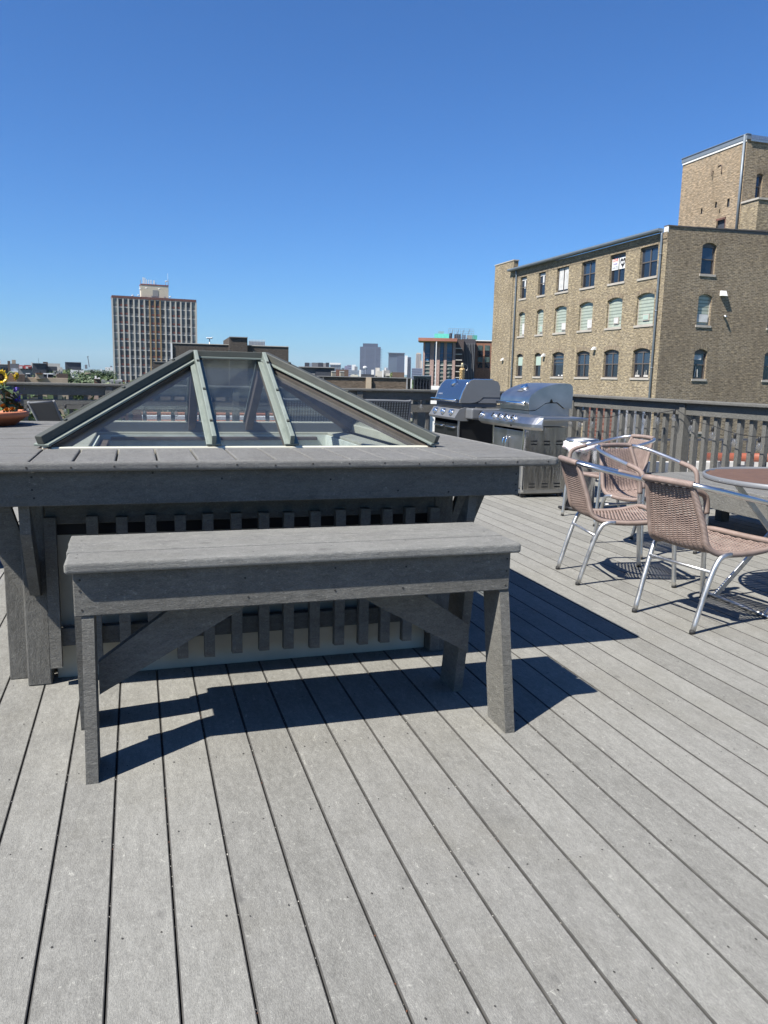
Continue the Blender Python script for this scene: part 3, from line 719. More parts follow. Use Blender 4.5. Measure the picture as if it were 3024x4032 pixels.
# --- large stainless grill
G = thing('gas_grill', 'large stainless gas grill with four front knobs, side shelf and open black louvres', 'grill', (4.2, 7.95, 0))
b = MB(); b.box(3.95, 4.445, 7.60, 7.612, .085, .76); b.build('side_panel', M['steelwavy'], G)
b = MB(); b.box(3.955, 4.445, 8.36, 8.372, .085, .76); b.build('side_panel', M['steelwavy'], G)
b = MB(); b.box(4.433, 4.445, 7.613, 8.359, .085, .76); b.build('back_panel', M['cabblack'], G)
b = MB(); b.box(3.955, 4.43, 7.615, 8.357, .075, .095); b.build('floor_panel', M['cabblack'], G)
b = MB(); louver(b, 4.02, 4.09, 7.5995, (.612, .577)); louver(b, 4.175, 4.245, 7.5995, (.61, .575)); louver(b, 4.325, 4.395, 7.5995, (.612, .577))
louver(b, 4.02, 4.09, 7.5995, (.15, .115)); louver(b, 4.175, 4.245, 7.5995, (.15, .115)); louver(b, 4.325, 4.395, 7.5995, (.15, .115)); b.build('louvres', M['black'], G)
b = MB(); b.box(3.926, 3.951, 7.585, 7.62, .06, .775); b.build('corner_post', M['chrome'], G, bevel=.004)
b = MB(); b.box(3.926, 3.951, 8.345, 8.38, .06, .775); b.build('corner_post', M['chrome'], G, bevel=.004)
for ya, yb, hy in ((7.625, 7.98, 7.945), (7.986, 8.34, 8.02)):
    b = MB(); b.box(3.93, 3.95, ya, yb, .10, .715); d_ = b.build('door', M['steel'], G, bevel=.006)
    b = MB(); b.tube(crom([V(3.93, hy, .30), V(3.893, hy, .33), V(3.888, hy, .46), V(3.893, hy, .60), V(3.93, hy, .63)], 4), .011, 10); b.build('handle', M['chrome'], d_)
b = MB(); b.box(3.925, 4.45, 7.60, 8.372, .045, .09); b.build('base_rail', M['steel'], G, bevel=.005)
b = MB(); b.box(3.95, 4.44, 7.62, 8.35, .03, .045); b.build('underside', M['black'], G)
for xx, yy in ((3.96, 7.63), (4.41, 7.63), (3.96, 8.33), (4.41, 8.33)):
    b = MB(); b.tube([V(xx, yy-.012, .028), V(xx, yy+.012, .028)], .028, 14); b.build('caster', M['black'], G)
# control panel, bull-nosed, wider than the cabinet, with rounded ends
b = MB()
cp = [(3.95, .735), (3.885, .745), (3.850, .775), (3.850, .805), (3.895, .872), (3.945, .895), (3.97, .897), (3.97, .735)]
b.prism(cp, 1, 7.60, 8.40); cpn = b.build('control_panel', M['steel'], G, bevel=.006, seg=3)
def wing(y_in, y_out, nm):
    b = MB(); K_ = 8; prev = None
    for i in range(K_+1):
        t_ = i/K_; y_ = y_in+(y_out-y_in)*t_; sh = .10*(1-math.sqrt(max(0, 1-t_**2.4)))
        ring = [V(min(x_+sh, 3.968), y_, z_) for x_, z_ in cp]
        if prev:
            for k_ in range(len(ring)): b.face([prev[k_], prev[(k_+1) % len(ring)], ring[(k_+1) % len(ring)], ring[k_]], smooth=False)
        prev = ring
    b.face(prev); b.build(nm, M['steel'], G, weld=True)
wing(7.597, 7.26, 'panel_wing'); wing(8.403, 8.76, 'panel_wing')
b1, b2 = MB(), MB()
ax = V(-.80, 0, .60)
for i, y_ in enumerate((7.73, 7.90, 8.06, 8.22)):
    b1 = MB(); b2 = MB(); knob(b1, b2, (3.874, y_, .842), ax, .030); o = b1.build('knob', M['chrome'], G); b2.build('grip', M['black'], o)
b1 = MB(); b2 = MB(); knob(b1, b2, (3.874, 8.57, .842), ax, .030); o = b1.build('knob', M['chrome'], G); b2.build('grip', M['black'], o)
b = MB(); b.tube([V(3.852, 7.75, .775), V(3.840, 7.75, .775)], .012, 10); b.build('igniter', M['black'], G)
# body under the lid with stepped ends
b = MB(); bp_ = [(3.985, .77), (3.985, .93), (4.055, .935), (4.09, .955), (4.165, 1.005), (4.20, 1.014), (4.31, 1.016), (4.345, .99), (4.385, .958), (4.462, .958), (4.462, .77)]
b.prism(bp_, 1, 7.615, 7.627); b.prism(bp_, 1, 8.335, 8.347); b.box(4.45, 4.462, 7.628, 8.334, .77, .957); b.box(3.985, 3.997, 7.628, 8.334, .77, .93)
b.build('firebox', M['steel'], G)
lidp = [(3.972, .938), (3.966, 1.0), (3.972, 1.06), (3.990, 1.098), (4.05, 1.142), (4.12, 1.176), (4.20, 1.203), (4.30, 1.222), (4.41, 1.228), (4.455, 1.222), (4.478, 1.195), (4.486, 1.15), (4.482, .958)]
endp = lidp + [(4.40, .961), (4.345, .998), (4.305, 1.027), (4.25, 1.027), (4.245, 1.045), (4.232, 1.062), (4.218, 1.045), (4.213, 1.027), (4.165, 1.018), (4.10, .975), (4.05, .945)]
L_ = hood(lidp, 7.595, 8.30, M['steel'], M['steel'], G, endp)
b = MB(); b.tube([V(3.925, 7.60, 1.01), V(3.925, 8.29, 1.01)], .017, 14); b.tube([V(3.925, 7.66, 1.01), V(3.968, 7.66, 1.01)], .010, 8); b.tube([V(3.925, 8.24, 1.01), V(3.968, 8.24, 1.01)], .010, 8); b.build('handle', M['chrome'], L_)
b = MB(); b.tube([V(4.10, 7.96, 1.165), V(4.083, 7.96, 1.195)], .042, 20); b.build('thermometer', M['chrome'], L_)
b = MB(); b.bar(V(4.045, 7.96-.055, 1.142), V(4.045, 7.96+.055, 1.142), .03, .005, up=(-.5, 0, .8)); b.build('badge', M['hoodgrey'], L_, bevel=.002)
b = MB(); b.box(3.972, 4.50, 7.27, 7.596, .845, .878); b.build('side_shelf', M['steel'], G, bevel=.008, seg=3)
b = MB(); b.box(3.972, 4.50, 8.405, 8.75, .845, .878); b.build('side_shelf', M['steel'], G, bevel=.008, seg=3)
# --- smaller dark grill behind it
G2 = thing('gas_grill', 'smaller gas grill with a dark blue lid, grey cast ends and black cabinet', 'grill', (4.1, 9.6, 0))
y0_, y1_ = 9.22, 10.12
b = MB(); b.box(3.87, 4.36, y0_+.02, y0_+.035, .08, .74); b.build('side_panel', M['cabblack'], G2)
b = MB(); b.box(3.87, 4.36, y1_-.035, y1_-.02, .08, .74); b.build('side_panel', M['cabblack'], G2)
b = MB(); b.box(3.885, 4.36, y0_+.036, y1_-.036, .08, .10); b.build('floor_panel', M['cabblack'], G2)
b = MB(); b.box(4.345, 4.36, y0_+.036, y1_-.036, .11, .74); b.build('back_panel', M['cabblack'], G2)
for ya, yb, hy in ((y0_+.05, (y0_+y1_)/2-.004, 0), ((y0_+y1_)/2+.004, y1_-.05, 1)):
    b = MB(); b.box(3.855, 3.87, ya, yb, .11, .69); d_ = b.build('door', M['cabblack'], G2, bevel=.005)
    b = MB(); b.tube(crom([V(3.856, ya+.06, .645), V(3.83, ya+.07, .645), V(3.825, (ya+yb)/2, .645), V(3.83, yb-.07, .645), V(3.856, yb-.06, .645)], 4), .010, 8); b.build('handle', M['chrome'], d_)
b = MB(); b.box(3.85, 3.868, y0_+.005, y0_+.03, .05, .74); b.build('corner_post', M['galv'], G2)
for yy in (y0_+.05, y1_-.05):
    b = MB(); b.tube([V(3.90, yy-.01, .03), V(3.90, yy+.01, .03)], .03, 12); b.build('caster', M['black'], G2)
    b = MB(); b.tube([V(4.33, yy-.01, .03), V(4.33, yy+.01, .03)], .03, 12); b.build('caster', M['black'], G2)
b = MB(); b.prism([(3.87, .73), (3.80, .745), (3.79, .77), (3.855, .875), (3.93, .90), (3.98, .90), (3.98, .73)], 1, y0_-.01, y1_+.01); b.build('control_panel', M['hoodgrey'], G2, bevel=.01, seg=3)
for y_ in (9.38, 9.66, 9.94):
    b1 = MB(); b2 = MB(); knob(b1, b2, (3.82, y_, .828), V(-.85, 0, .53), .036); o = b1.build('knob', M['chrome'], G2); b2.build('grip', M['chrome'], o)
b = MB(); b.box(3.93, 4.10, 9.0, y0_-.012, .76, .895); b.build('side_table_end', M['hoodgrey'], G2, bevel=.02, seg=3)
b = MB(); b.box(4.102, 4.38, 8.98, y0_-.012, .86, .89); b.build('side_table', M['hoodgrey'], G2, bevel=.008)
b = MB(); b.box(3.90, 4.37, y0_+.03, y1_-.03, .905, .955); b.build('firebox', M['slate'], G2)
lp = [(3.865, .955), (3.87, 1.0), (3.90, 1.09), (3.95, 1.185), (4.0, 1.232), (4.04, 1.245), (4.30, 1.245), (4.37, 1.225), (4.40, 1.17), (4.405, 1.03)]
ep = lp + [(4.17, 1.03), (4.13, 1.0), (4.08, .965), (4.0, .955)]
L_ = hood(lp, y0_, y1_, M['hoodnavy'], M['hoodgrey'], G2, ep, th=.03)
b = MB(); b.prism([(4.02, .957), (4.10, .957), (4.15, .995), (4.19, 1.027), (4.40, 1.027), (4.40, .957)], 1, y0_+.005, y0_+.02); b.build('firebox_end', M['slate'], G2)
b = MB(); b.tube([V(3.815, y0_+.01, .985), V(3.815, y1_-.01, .985)], .016, 12)
for y_ in (y0_+.08, y1_-.08): b.tube([V(3.815, y_, .985), V(3.868, y_, .985)], .010, 8)
b.build('handle', M['chrome'], L_)
b = MB(); b.tube([V(3.975, 9.67, 1.19), V(3.94, 9.67, 1.215)], .05, 20); b.build('thermometer', M['chrome'], L_)
b = MB(); b.bar(V(3.895, 9.90, 1.065), V(3.895, 10.04, 1.065), .05, .006, up=(-.8, 0, .5)); b.build('badge', M['galv'], L_, bevel=.003)
b = MB(); b.tube([p for p in [V(x_-.004, y0_+.015, z_+.004) for x_, z_ in lp[:7]]], .008, 6); b.build('trim_strip', M['chrome'], L_)
# ================================================================ other deck furniture
def meshsheet(name, c):
    m, nt, p = mat(name, c, .55, .5)
    v = N(nt, 'ShaderNodeTexVoronoi'); v.inputs['Scale'].default_value = 34; v.inputs['Randomness'].default_value = 0
    nt.links.new(uvmap(nt, (1, 1.6, 1)), v.inputs['Vector'])
    nt.links.new(ramp(nt, v.outputs['Distance'], [(.15, tuple(x*2.6 for x in c)), (.4, tuple(x*.35 for x in c))]), p.inputs['Base Color']); return m
Sf = thing('garden_sofa', 'grey woven metal sofa seen from behind beyond the roof light', 'sofa', (2.2, 8.3, 0))
wmat = meshsheet('grey woven mesh', (.13, .135, .14))
b = MB(); b.prism([(8.32, .50), (8.345, .50), (8.225, .985), (8.20, .985)], 0, 1.47, 2.84)
b.build('woven_back', wmat, Sf, bevel=.008)
b = MB(); b.tube(crom([V(1.46, 8.34, .45), V(1.46, 8.22, .96), V(1.52, 8.208, .995), V(2.15, 8.205, 1.0), V(2.79, 8.208, .995), V(2.85, 8.22, .96), V(2.85, 8.34, .45)], 5), .014, 8); b.build('back_frame', M['slate'], Sf, recalc=False)
b = MB(); b.box(1.48, 2.83, 8.34, 8.95, .40, .45); b.build('seat', wmat, Sf, bevel=.01)
for xx in (1.49, 2.80):
    for yy in (8.34, 8.90):
        b = MB(); b.tube([V(xx, yy, 0), V(xx, yy, .42)], .016, 8); b.build('leg', M['slate'], Sf)
Cf = thing('sling_chair', 'dark grey sling chair with a tilted back standing left beyond the counter', 'chair', (-.98, 9.4, 0))
b = MB()
q = [(-1.085, 9.2, .895), (-.86, 9.22, .91), (-.775, 9.55, .60), (-.985, 9.53, .58)]
fl = simple('charcoal sling fabric', (.06, .065, .075), .6)
qq = [Vector(p) for p in q]; nn = (qq[1]-qq[0]).cross(qq[3]-qq[0]).normalized()*.008
b.face(qq); b.face([p+nn for p in qq][::-1])
for k_ in range(4): b.face([qq[k_], qq[k_]+nn, qq[(k_+1) % 4]+nn, qq[(k_+1) % 4]])
b.build('back_sling', fl, Cf, weld=True)
b = MB(); b.tube([qq[0]+V(-.012, 0, .01), qq[3]+V(-.012, 0, -.02), V(-1.0, 9.50, .40), V(-1.05, 9.2, 0.01)], .013, 8); b.tube([qq[1]+V(.012, 0, .01), qq[2]+V(.012, 0, -.02), V(-.79, 9.56, .40), V(-.75, 9.25, 0.01)], .013, 8)
b.tube([qq[0], qq[1]], .012, 8); b.build('back_frame', M['slate'], Cf, recalc=False)
b = MB(); b.box(-1.0, -.74, 9.56, 9.98, .385, .40); b.build('seat_sling', fl, Cf)
b = MB(); b.tube([V(-1.0, 9.55, .39), V(-1.0, 9.98, .40), V(-1.0, 10.0, .01)], .012, 8); b.tube([V(-.74, 9.55, .39), V(-.74, 9.98, .40), V(-.74, 10.0, .01)], .012, 8); b.build('seat_frame', M['galv'], Cf, recalc=False)
# bamboo torch clipped behind the back railing
TX, TY = 4.59, 10.93
tt = thing('garden_torch', 'woven bamboo garden torch rising behind the dark lidded grill', 'torch', (TX, TY, 0))
b = MB(); b.tube([V(TX, TY, 0), V(TX, TY, 1.15)], .014, 8); b.build('pole', simple('bamboo pole', (.42, .30, .13), .5), tt)
def torchmat():
    m, nt, p = mat('woven bamboo', (.55, .38, .16), .5); w = N(nt, 'ShaderNodeTexChecker'); w.inputs['Scale'].default_value = 1
    w.inputs['Color1'].default_value = (.62, .46, .22, 1); w.inputs['Color2'].default_value = (.20, .11, .04, 1)
    nt.links.new(uvmap(nt, (14, 45, 1)), w.inputs['Vector']); nt.links.new(w.outputs[0], p.inputs['Base Color']); return m
prof = [(.014, 1.08), (.030, 1.14), (.034, 1.20)]
for k_ in range(6): prof += [(.043, 1.21+k_*.034), (.033, 1.235+k_*.034)]
b = MB(); b.lathe(prof, (TX, TY, 0), 14); b.build('woven_head', torchmat(), tt)
b = MB(); b.lathe([(.020, 1.405), (.021, 1.44), (.020, 1.47), (.012, 1.485)], (TX, TY, 0), 14); b.build('canister', simple('brass canister', (.42, .36, .22), .4, .6), tt)
b = MB(); b.tube(crom([V(TX+.015, TY, 1.475), V(TX+.07, TY, 1.45), V(TX+.085, TY, 1.40), V(TX+.06, TY, 1.37)], 5), .002, 5); b.build('chain', M['galv'], tt, recalc=False)
# ================================================================ potted flowers on the counter
PC = V(-.865, 4.98, ZT+.001)
po = thing('flower_pot', 'wide low terracotta pot at the left end of the counter', 'pot', PC)
b = MB(); b.lathe([(.20, 0), (.255, .045), (.27, .05), (.272, .075), (.262, .080), (.25, .07), (.24, .045), (.001, .045)], PC, 40); b.build('bowl', M['terracotta'], po)
b = MB(); b.lathe([(.245, .052), (.12, .062), (.001, .064)], PC, 24, caps=False); b.build('soil', M['soil'], po)
def leaf(mb, p, d, L, w, droop=.3):
    p = Vector(p); d = Vector(d).normalized(); s_ = d.cross(V(0, 0, 1));
    s_ = s_.normalized() if s_.length > .01 else V(1, 0, 0); up = s_.cross(d)
    prev = None; n_ = 6
    for k_ in range(n_+1):
        t_ = k_/n_; wd = w*math.sin(math.pi*min(1, t_*.92+.06))**.8*(1-.35*t_); c_ = p+d*L*t_-V(0, 0, droop*L*t_*t_)
        a_, m_, z_ = c_-s_*wd+up*wd*.25, c_, c_+s_*wd+up*wd*.25
        if prev: mb.face([prev[0], prev[1], m_, a_], smooth=True); mb.face([prev[1], prev[2], z_, m_], smooth=True)
        prev = (a_, m_, z_)
leafm = simple('sunflower leaf', (.075, .115, .05), .55, var=.35, vs=14)
yel = simple('sunflower petal', (.55, .36, .012), .5, var=.2, vs=40); brn = simple('sunflower disc', (.035, .018, .008), .9, var=.5, vs=80)
sf = thing('sunflower', 'tall yellow sunflower with large leaves growing in the terracotta pot', 'flower', PC+V(.12, 0, .06))
b = MB(); stem = crom([PC+V(.14, 0, .055), PC+V(.15, -.01, .15), PC+V(.135, 0, .24), PC+V(.15, -.02, .285)], 5); b.tube(stem, .006, 8); b.tube(crom([PC+V(.15, 0, .20), PC+V(.165, 0, .26), PC+V(.185, -.005, .297), PC+V(.205, -.01, .29)], 5), .0045, 8); b.build('stem', leafm, sf, recalc=False)
lv = MB()
for k_ in range(30):
    a = random.uniform(0, 6.28); z_ = random.uniform(.08, .215); leaf(lv, PC+V(.14, 0, z_), (math.cos(a), math.sin(a), random.uniform(-.2, .5)), random.uniform(.06, .12), random.uniform(.02, .038), .5)
lv.build('leaves', leafm, sf, recalc=False)
def bloom(c_, nrm, r, nm='flower_head'):
    nrm = Vector(nrm).normalized(); u = nrm.orthogonal().normalized(); v = nrm.cross(u); b = MB()
    for k_ in range(34):
        a = 2*math.pi*k_/17+random.uniform(-.1, .1); d_ = u*math.cos(a)+v*math.sin(a); s_ = nrm.cross(d_)
        f_ = .004*(k_//17); i_, o_ = r*.38, r*random.uniform(.85, 1.05)
        m_ = c_+d_*(i_+o_)/2+nrm*(.012+f_)
        b.face([c_+d_*i_-s_*r*.06+nrm*f_, m_-s_*r*.13, c_+d_*o_+nrm*random.uniform(-.008, .010), m_+s_*r*.13, c_+d_*i_+s_*r*.06+nrm*f_])
    o = b.build(nm, yel, sf, recalc=False)
    b = MB(); b.tube([c_-nrm*.006, c_+nrm*.006, c_+nrm*.012], [r*.40, r*.42, r*.2], 16); b.build('disc', brn, o)
bloom(PC+V(.135, -.03, .268), (.35, -.9, .2), .050)
bloom(PC+V(.21, -.012, .278), (.9, -.3, -.3), .028)
mg = thing('marigold_clump', 'low clump of orange marigolds at the rim of the terracotta pot', 'flowers', PC+V(.18, -.05, .06))
b = MB(); g_ = MB(); om = simple('marigold petal', (.42, .15, .01), .6, var=.3, vs=60)
for k_ in range(13):
    a = random.uniform(-1.1, .9); R_ = random.uniform(.16, .235); c_ = PC+V(R_*math.cos(a), R_*math.sin(a), random.uniform(.085, .105))
    for j in range(26):
        t1, t2 = random.uniform(0, 6.28), random.uniform(.1, 1.3); d_ = V(math.cos(t1)*math.sin(t2), math.sin(t1)*math.sin(t2), math.cos(t2)); s_ = d_.orthogonal().normalized()*.004
        b.face([c_-s_, c_+d_*.016-s_*1.6, c_+d_*.018+s_*1.6, c_+s_])
    for j in range(6): leaf(g_, c_-V(0, 0, .02), (random.uniform(-1, 1), random.uniform(-1, 1), .4), .03, .007)
b.build('petals', om, mg, recalc=False); g_.build('leaves', M['foliage'], mg, recalc=False)
pu = thing('purple_flowers', 'small purple flowers behind the sunflower in the terracotta pot', 'flowers', PC+V(.17, .05, .06))
b = MB(); pm = simple('purple petal', (.06, .03, .28), .6)
for k_ in range(60):
    c_ = PC+V(.205+random.gauss(0, .012), random.gauss(.03, .02), random.uniform(.13, .21)); s_ = Vector([random.uniform(-1, 1) for _ in range(3)]).normalized()*.007; t_ = s_.orthogonal().normalized()*.006
    b.face([c_-s_, c_+t_, c_+s_, c_-t_])
b.build('petals', pm, pu, recalc=False)
b = MB(); 
for k_ in range(5): b.tube([PC+V(.17+.01*k_, .02, .05), PC+V(.195+.006*k_, .03, .19)], .002, 5)
b.build('stems', leafm, pu, recalc=False)
# ================================================================ strings of bulbs
def string(name, label, anchors, bulbs, sag=.06):
    s_ = thing(name, label, 'string lights', anchors[0], 'strings of clear bulbs on the railings')
    cp_ = []
    for a_, b_ in zip(anchors[:-1], anchors[1:]):
        a_, b_ = Vector(a_), Vector(b_); n_ = 14
        for k_ in range(n_): t_ = k_/n_; cp_.append(a_.lerp(b_, t_)-V(0, 0, sag*4*t_*(1-t_)))
    cp_.append(Vector(anchors[-1]))
    b = MB(); b.tube(cp_, .0035, 6, cap=False); b.build('cable', M['cable'], s_, recalc=False)
    for P in bulbs:
        P = Vector(P); near = min(cp_, key=lambda q: (q.xy-P.xy).length)
        top = V(P.x, P.y, near.z)
        b = MB(); b.lathe([(.010, 0), (.014, -.008), (.014, -.045), (.011, -.05)], top, 10); so_ = b.build('socket', M['black'], s_)
        b = MB(); b.lathe([(.010, -.048), (.014, -.056), (.026, -.082), (.029, -.098), (.024, -.116), (.010, -.128), (.001, -.13)], top, 14, caps=False); b.build('bulb', M['bulb'], so_)
        b = MB(); b.tube([top+V(0, 0, -.05), top+V(.003, 0, -.075), top+V(-.003, 0, -.09)], .0035, 5); b.build('filament', M['galv'], so_, recalc=False)
def zr(x, y): return (2200+x*.4967, 1530+y*.4967)
RB = [onx(*zr(x, y), 5.40) for x, y in ((95, 310), (165, 300), (265, 290), (685, 220), (785, 240), (915, 200), (1052, 270), (1220, 330), (1397, 375), (1590, 425))]
anc = [RB[0]+V(0, .45, .16), RB[2]+V(0, 0, .10), onx(*zr(520, 190), 5.41), onx(*zr(935, 165), 5.41), onx(*zr(1215, 290), 5.41), onx(*zr(1659, 385), 5.41), V(5.41, 4.3, .86)]
string('string_lights', 'string of clear bulbs drooping along the pickets of the right railing', anc, RB, .03)
def z4(x, y): return (x/2.765, 1350+y/2.765)
LB = [ony(*z4(x, y), 10.9) for x, y in ((305, 690), (712, 700), (897, 660), (1080, 615))]
anc = [ony(*z4(-300, 600), 10.93), LB[0]+V(0, 0, .03), LB[1]+V(0, 0, .035), ony(*z4(1180, 590), 10.93), V(.35, 10.93, .80), V(1.2, 10.93, .93), V(1.7, 10.93, .83), V(2.3, 10.93, .93)]
string('string_lights', 'string of clear bulbs hanging along the left part of the back railing', anc, LB+[V(.1, 10.9, .8), V(.5, 10.9, .8), V(.8, 10.9, .85), V(1.45, 10.9, .88), V(1.95, 10.9, .88)], .04)
def z2(x, y): return (1100+x*.5425, 1250+y*.5425)
CB = [ony(*z2(x, y), 10.9) for x, y in ((605, 605), (722, 600), (935, 620), (1030, 605))]
anc = [V(2.32, 10.93, .93), CB[0]+V(0, 0, .04), CB[2]+V(0, 0, .03), ony(*z2(1180, 570), 10.93), V(4.9, 10.93, .93)]
string('string_lights', 'string of clear bulbs on the back railing beside the dark lidded grill', anc, CB, .02)
# ================================================================ brick loft building to the right
GZ = -13.0
BX, BY = 28.5, 39.18
def holed_wall(mb, ax, c, u0, u1, v0, v1, holes, uvo=(0, 0)):
    """wall in the plane axis ax = c; holes (u0,u1,v0,v1)"""
    us = sorted({u0, u1, *[h[0] for h in holes], *[h[1] for h in holes]}); vs = sorted({v0, v1, *[h[2] for h in holes], *[h[3] for h in holes]})
    P = (lambda u, v: V(c, u, v)) if ax == 0 else (lambda u, v: V(u, c, v))
    for i in range(len(us)-1):
        run = None
        for j in range(len(vs)-1):
            cu, cv = (us[i]+us[i+1])/2, (vs[j]+vs[j+1])/2
            solid = not any(h[0] < cu < h[1] and h[2] < cv < h[3] for h in holes)
            if solid and run is None: run = vs[j]
            if (not solid or j == len(vs)-2) and run is not None:
                e = vs[j+1] if solid else vs[j]
                q = [(us[i], run), (us[i+1], run), (us[i+1], e), (us[i], e)]
                mb.face([P(*w_) for w_ in q], [(w_[0]+uvo[0], w_[1]) for w_ in q]); run = None
def arch_opening(wall, ring, ax, c, sgn, u0, u1, v0, v1, rise=.16, dep=.20):
    """spandrels that close the corners over a segmental arch, the brick ring over it and the reveals; sgn: outward direction along ax"""
    P = (lambda u, v, d=0: V(c-sgn*d, u, v)) if ax == 0 else (lambda u, v, d=0: V(u, c-sgn*d, v))
    n = 8; cu = (u0+u1)/2; hw = (u1-u0)/2
    arc = [(u0+(u1-u0)*k/n, v1-rise*((u0+(u1-u0)*k/n-cu)/hw)**2) for k in range(n+1)]
    for k in range(n):
        (a, b_), (c_, d_) = arc[k], arc[k+1]
        if v1-b_ > 1e-4 or v1-d_ > 1e-4: 
            q = [(a, b_), (c_, d_), (c_, v1), (a, v1)]; wall.face([P(*w_) for w_ in q], q)
        wall.face([P(a, b_), P(c_, d_), P(c_, d_, dep), P(a, b_, dep)])
    for u in (u0, u1): wall.face([P(u, v0), P(u, arc[0][1]), P(u, arc[0][1], dep), P(u, v0, dep)])
    wall.face([P(u0, v0), P(u1, v0), P(u1, v0, dep), P(u0, v0, dep)])
    for k in range(n):
        (a, b_), (c_, d_) = arc[k], arc[k+1]
        f = lambda p, e: (p[0]+(p[0]-cu)/hw*e*.35, p[1]+e)
        q = [(a, b_+.01), (c_, d_+.01), f((c_, d_), .27), f((a, b_), .27)]
        ring.face([P(w_[0], w_[1], -.012) for w_ in q], [(w_[1], w_[0]) for w_ in q])
    return arc
def window(root, ax, c, sgn, u0, u1, v0, v1, kind, light=False, rise=.16):
    dep = .15; P = (lambda u, v, d=0: V(c-sgn*d, u, v)) if ax == 0 else (lambda u, v, d=0: V(u, c-sgn*d, v))
    def slab(mb, a0, a1, b0, b1, d0, d1):
        x = [P(a0, b0, d0), P(a1, b1, d1)]; lo = [min(x[0][i], x[1][i]) for i in range(3)]; hi = [max(x[0][i], x[1][i]) for i in range(3)]
        mb.box(lo[0], hi[0], lo[1], hi[1], lo[2], hi[2])
    fm = M['wframelight'] if light else M['wframe']; fw = .05 if not light else .035
    fr = MB(); slab(fr, u0, u0+fw, v0, v1, dep-.02, dep+.04); slab(fr, u1-fw, u1, v0, v1, dep-.02, dep+.04); slab(fr, u0+fw, u1-fw, v0, v0+fw, dep-.018, dep+.038)
    n = 8; cu = (u0+u1)/2; hw = (u1-u0)/2
    for k in range(n):
        a, b_ = u0+(u1-u0)*k/n, u0+(u1-u0)*(k+1)/n
        za, zb = v1-rise*((a-cu)/hw)**2, v1-rise*((b_-cu)/hw)**2
        q = [P(a, za, dep-.021), P(b_, zb, dep-.021), P(b_, v1-rise-.09 if kind != 'block' else zb-.04, dep-.021), P(a, v1-rise-.09 if kind != 'block' else za-.04, dep-.021)]; fr.face(q)
    if kind in ('double', 'curtain', 'sign', 'pots'): slab(fr, cu-.035, cu+.035, v0+fw, v1-.05, dep-.022, dep+.035)
    mid = v0+(v1-v0)*.48
    if kind not in ('block', 'picture'): slab(fr, u0+fw, u1-fw, mid-.03, mid+.03, dep-.016, dep+.033)
    o = fr.build('window', fm, root)
    g = MB()
    if kind == 'block': g.face([P(u0, v0, dep+.01), P(u1, v0, dep+.01), P(u1, v1, dep+.01), P(u0, v1, dep+.01)], [(0, 0), (u1-u0, 0), (u1-u0, v1-v0), (0, v1-v0)]); g.build('glass_blocks', M['blocks'], o)
    else:
        g.face([P(u0, v0, dep+.03), P(u1, v0, dep+.03), P(u1, mid, dep+.03), P(u0, mid, dep+.03)]); g.build('pane', M['winglass'], o)
        g = MB(); g.face([P(u0, mid, dep+.02), P(u1, mid, dep+.02), P(u1, v1, dep+.02), P(u0, v1, dep+.02)]); g.build('pane', M['winglassblue'], o)
    return o, slab
def blocksmat():
    m, nt, p = mat('glass block panel', (.5, .55, .48), .25, spec=.6)
    uv = uvmap(nt); b = N(nt, 'ShaderNodeTexBrick'); b.offset = 0; nt.links.new(uv, b.inputs['Vector']); b.inputs['Scale'].default_value = 1
    b.inputs['Brick Width'].default_value = .2; b.inputs['Row Height'].default_value = .2; b.inputs['Mortar Size'].default_value = .012
    b.inputs['Color1'].default_value = (.36, .40, .33, 1); b.inputs['Color2'].default_value = (.30, .34, .28, 1); b.inputs['Mortar'].default_value = (.33, .35, .28, 1)
    sx = N(nt, 'ShaderNodeSeparateXYZ'); nt.links.new(uv, sx.inputs[0])
    fr_ = math_(nt, 'FRACT', math_(nt, 'DIVIDE', sx.outputs['Y'], .2))
    band = ramp(nt, fr_, [(0, (.75,)*3), (.22, (.5,)*3), (.4, (0,)*3), (1, (0,)*3)])
    nt.links.new(mix(nt, band, b.outputs['Color'], (.07, .08, .07)), p.inputs['Base Color']); return m
M['blocks'] = blocksmat()
M['blind'] = simple('pale green blind', (.33, .42, .36), .6)
M['curtain'] = simple('white curtain', (.5, .5, .49), .8, var=.2, vs=3)
BB = thing('brick_building', 'yellow brick loft building with three rows of arched windows and a taller brick tower', 'building', (BX, BY, GZ))
FW = [(55.98, 57.0, 7.44, 9.20), (53.05, 54.1, 7.42, 9.22), (49.78, 51.41, 7.40, 9.23), (46.46, 48.12, 7.38, 9.17), (43.14, 44.79, 7.33, 9.16), (39.98, 41.66, 7.31, 9.15)]
rows = [[(a, b_, c_, d_) for a, b_, c_, d_ in FW], [(a, b_, 4.62, 6.43) for a, b_, _, _ in FW], [(a, b_, 1.56, 3.28) for a, b_, _, _ in FW], [(a, b_, -1.5, .22) for a, b_, _, _ in FW]]
wl = MB(); rg = MB(); allw = [h for r in rows for h in r]
holed_wall(wl, 0, BX, BY, 58.2, GZ, 9.6, allw); 
RG = {}
for h in allw: RG[h] = MB(); arch_opening(wl, RG[h], 0, BX, -1, *h)
wl.build('west_wall', M['brick'], BB, recalc=False, weld=True)
wl = MB(); wl.box(BX-.06, BX+.35, 58.22, 61.6, GZ, 10.45, grain=1)
wl.box(BX+.36, BX+14, 61.2, 61.6, GZ, 10.45); wl.build('end_wall', M['brick'], BB, recalc=False)
wl = MB(); wl.box(BX-.10, BX+.38, 58.16, 61.66, 10.452, 10.53); wl.build('coping', M['stone'], BB)
b = MB(); b.box(BX-.055, BX+.0, BY+.02, 58.2, 9.25, 9.60)
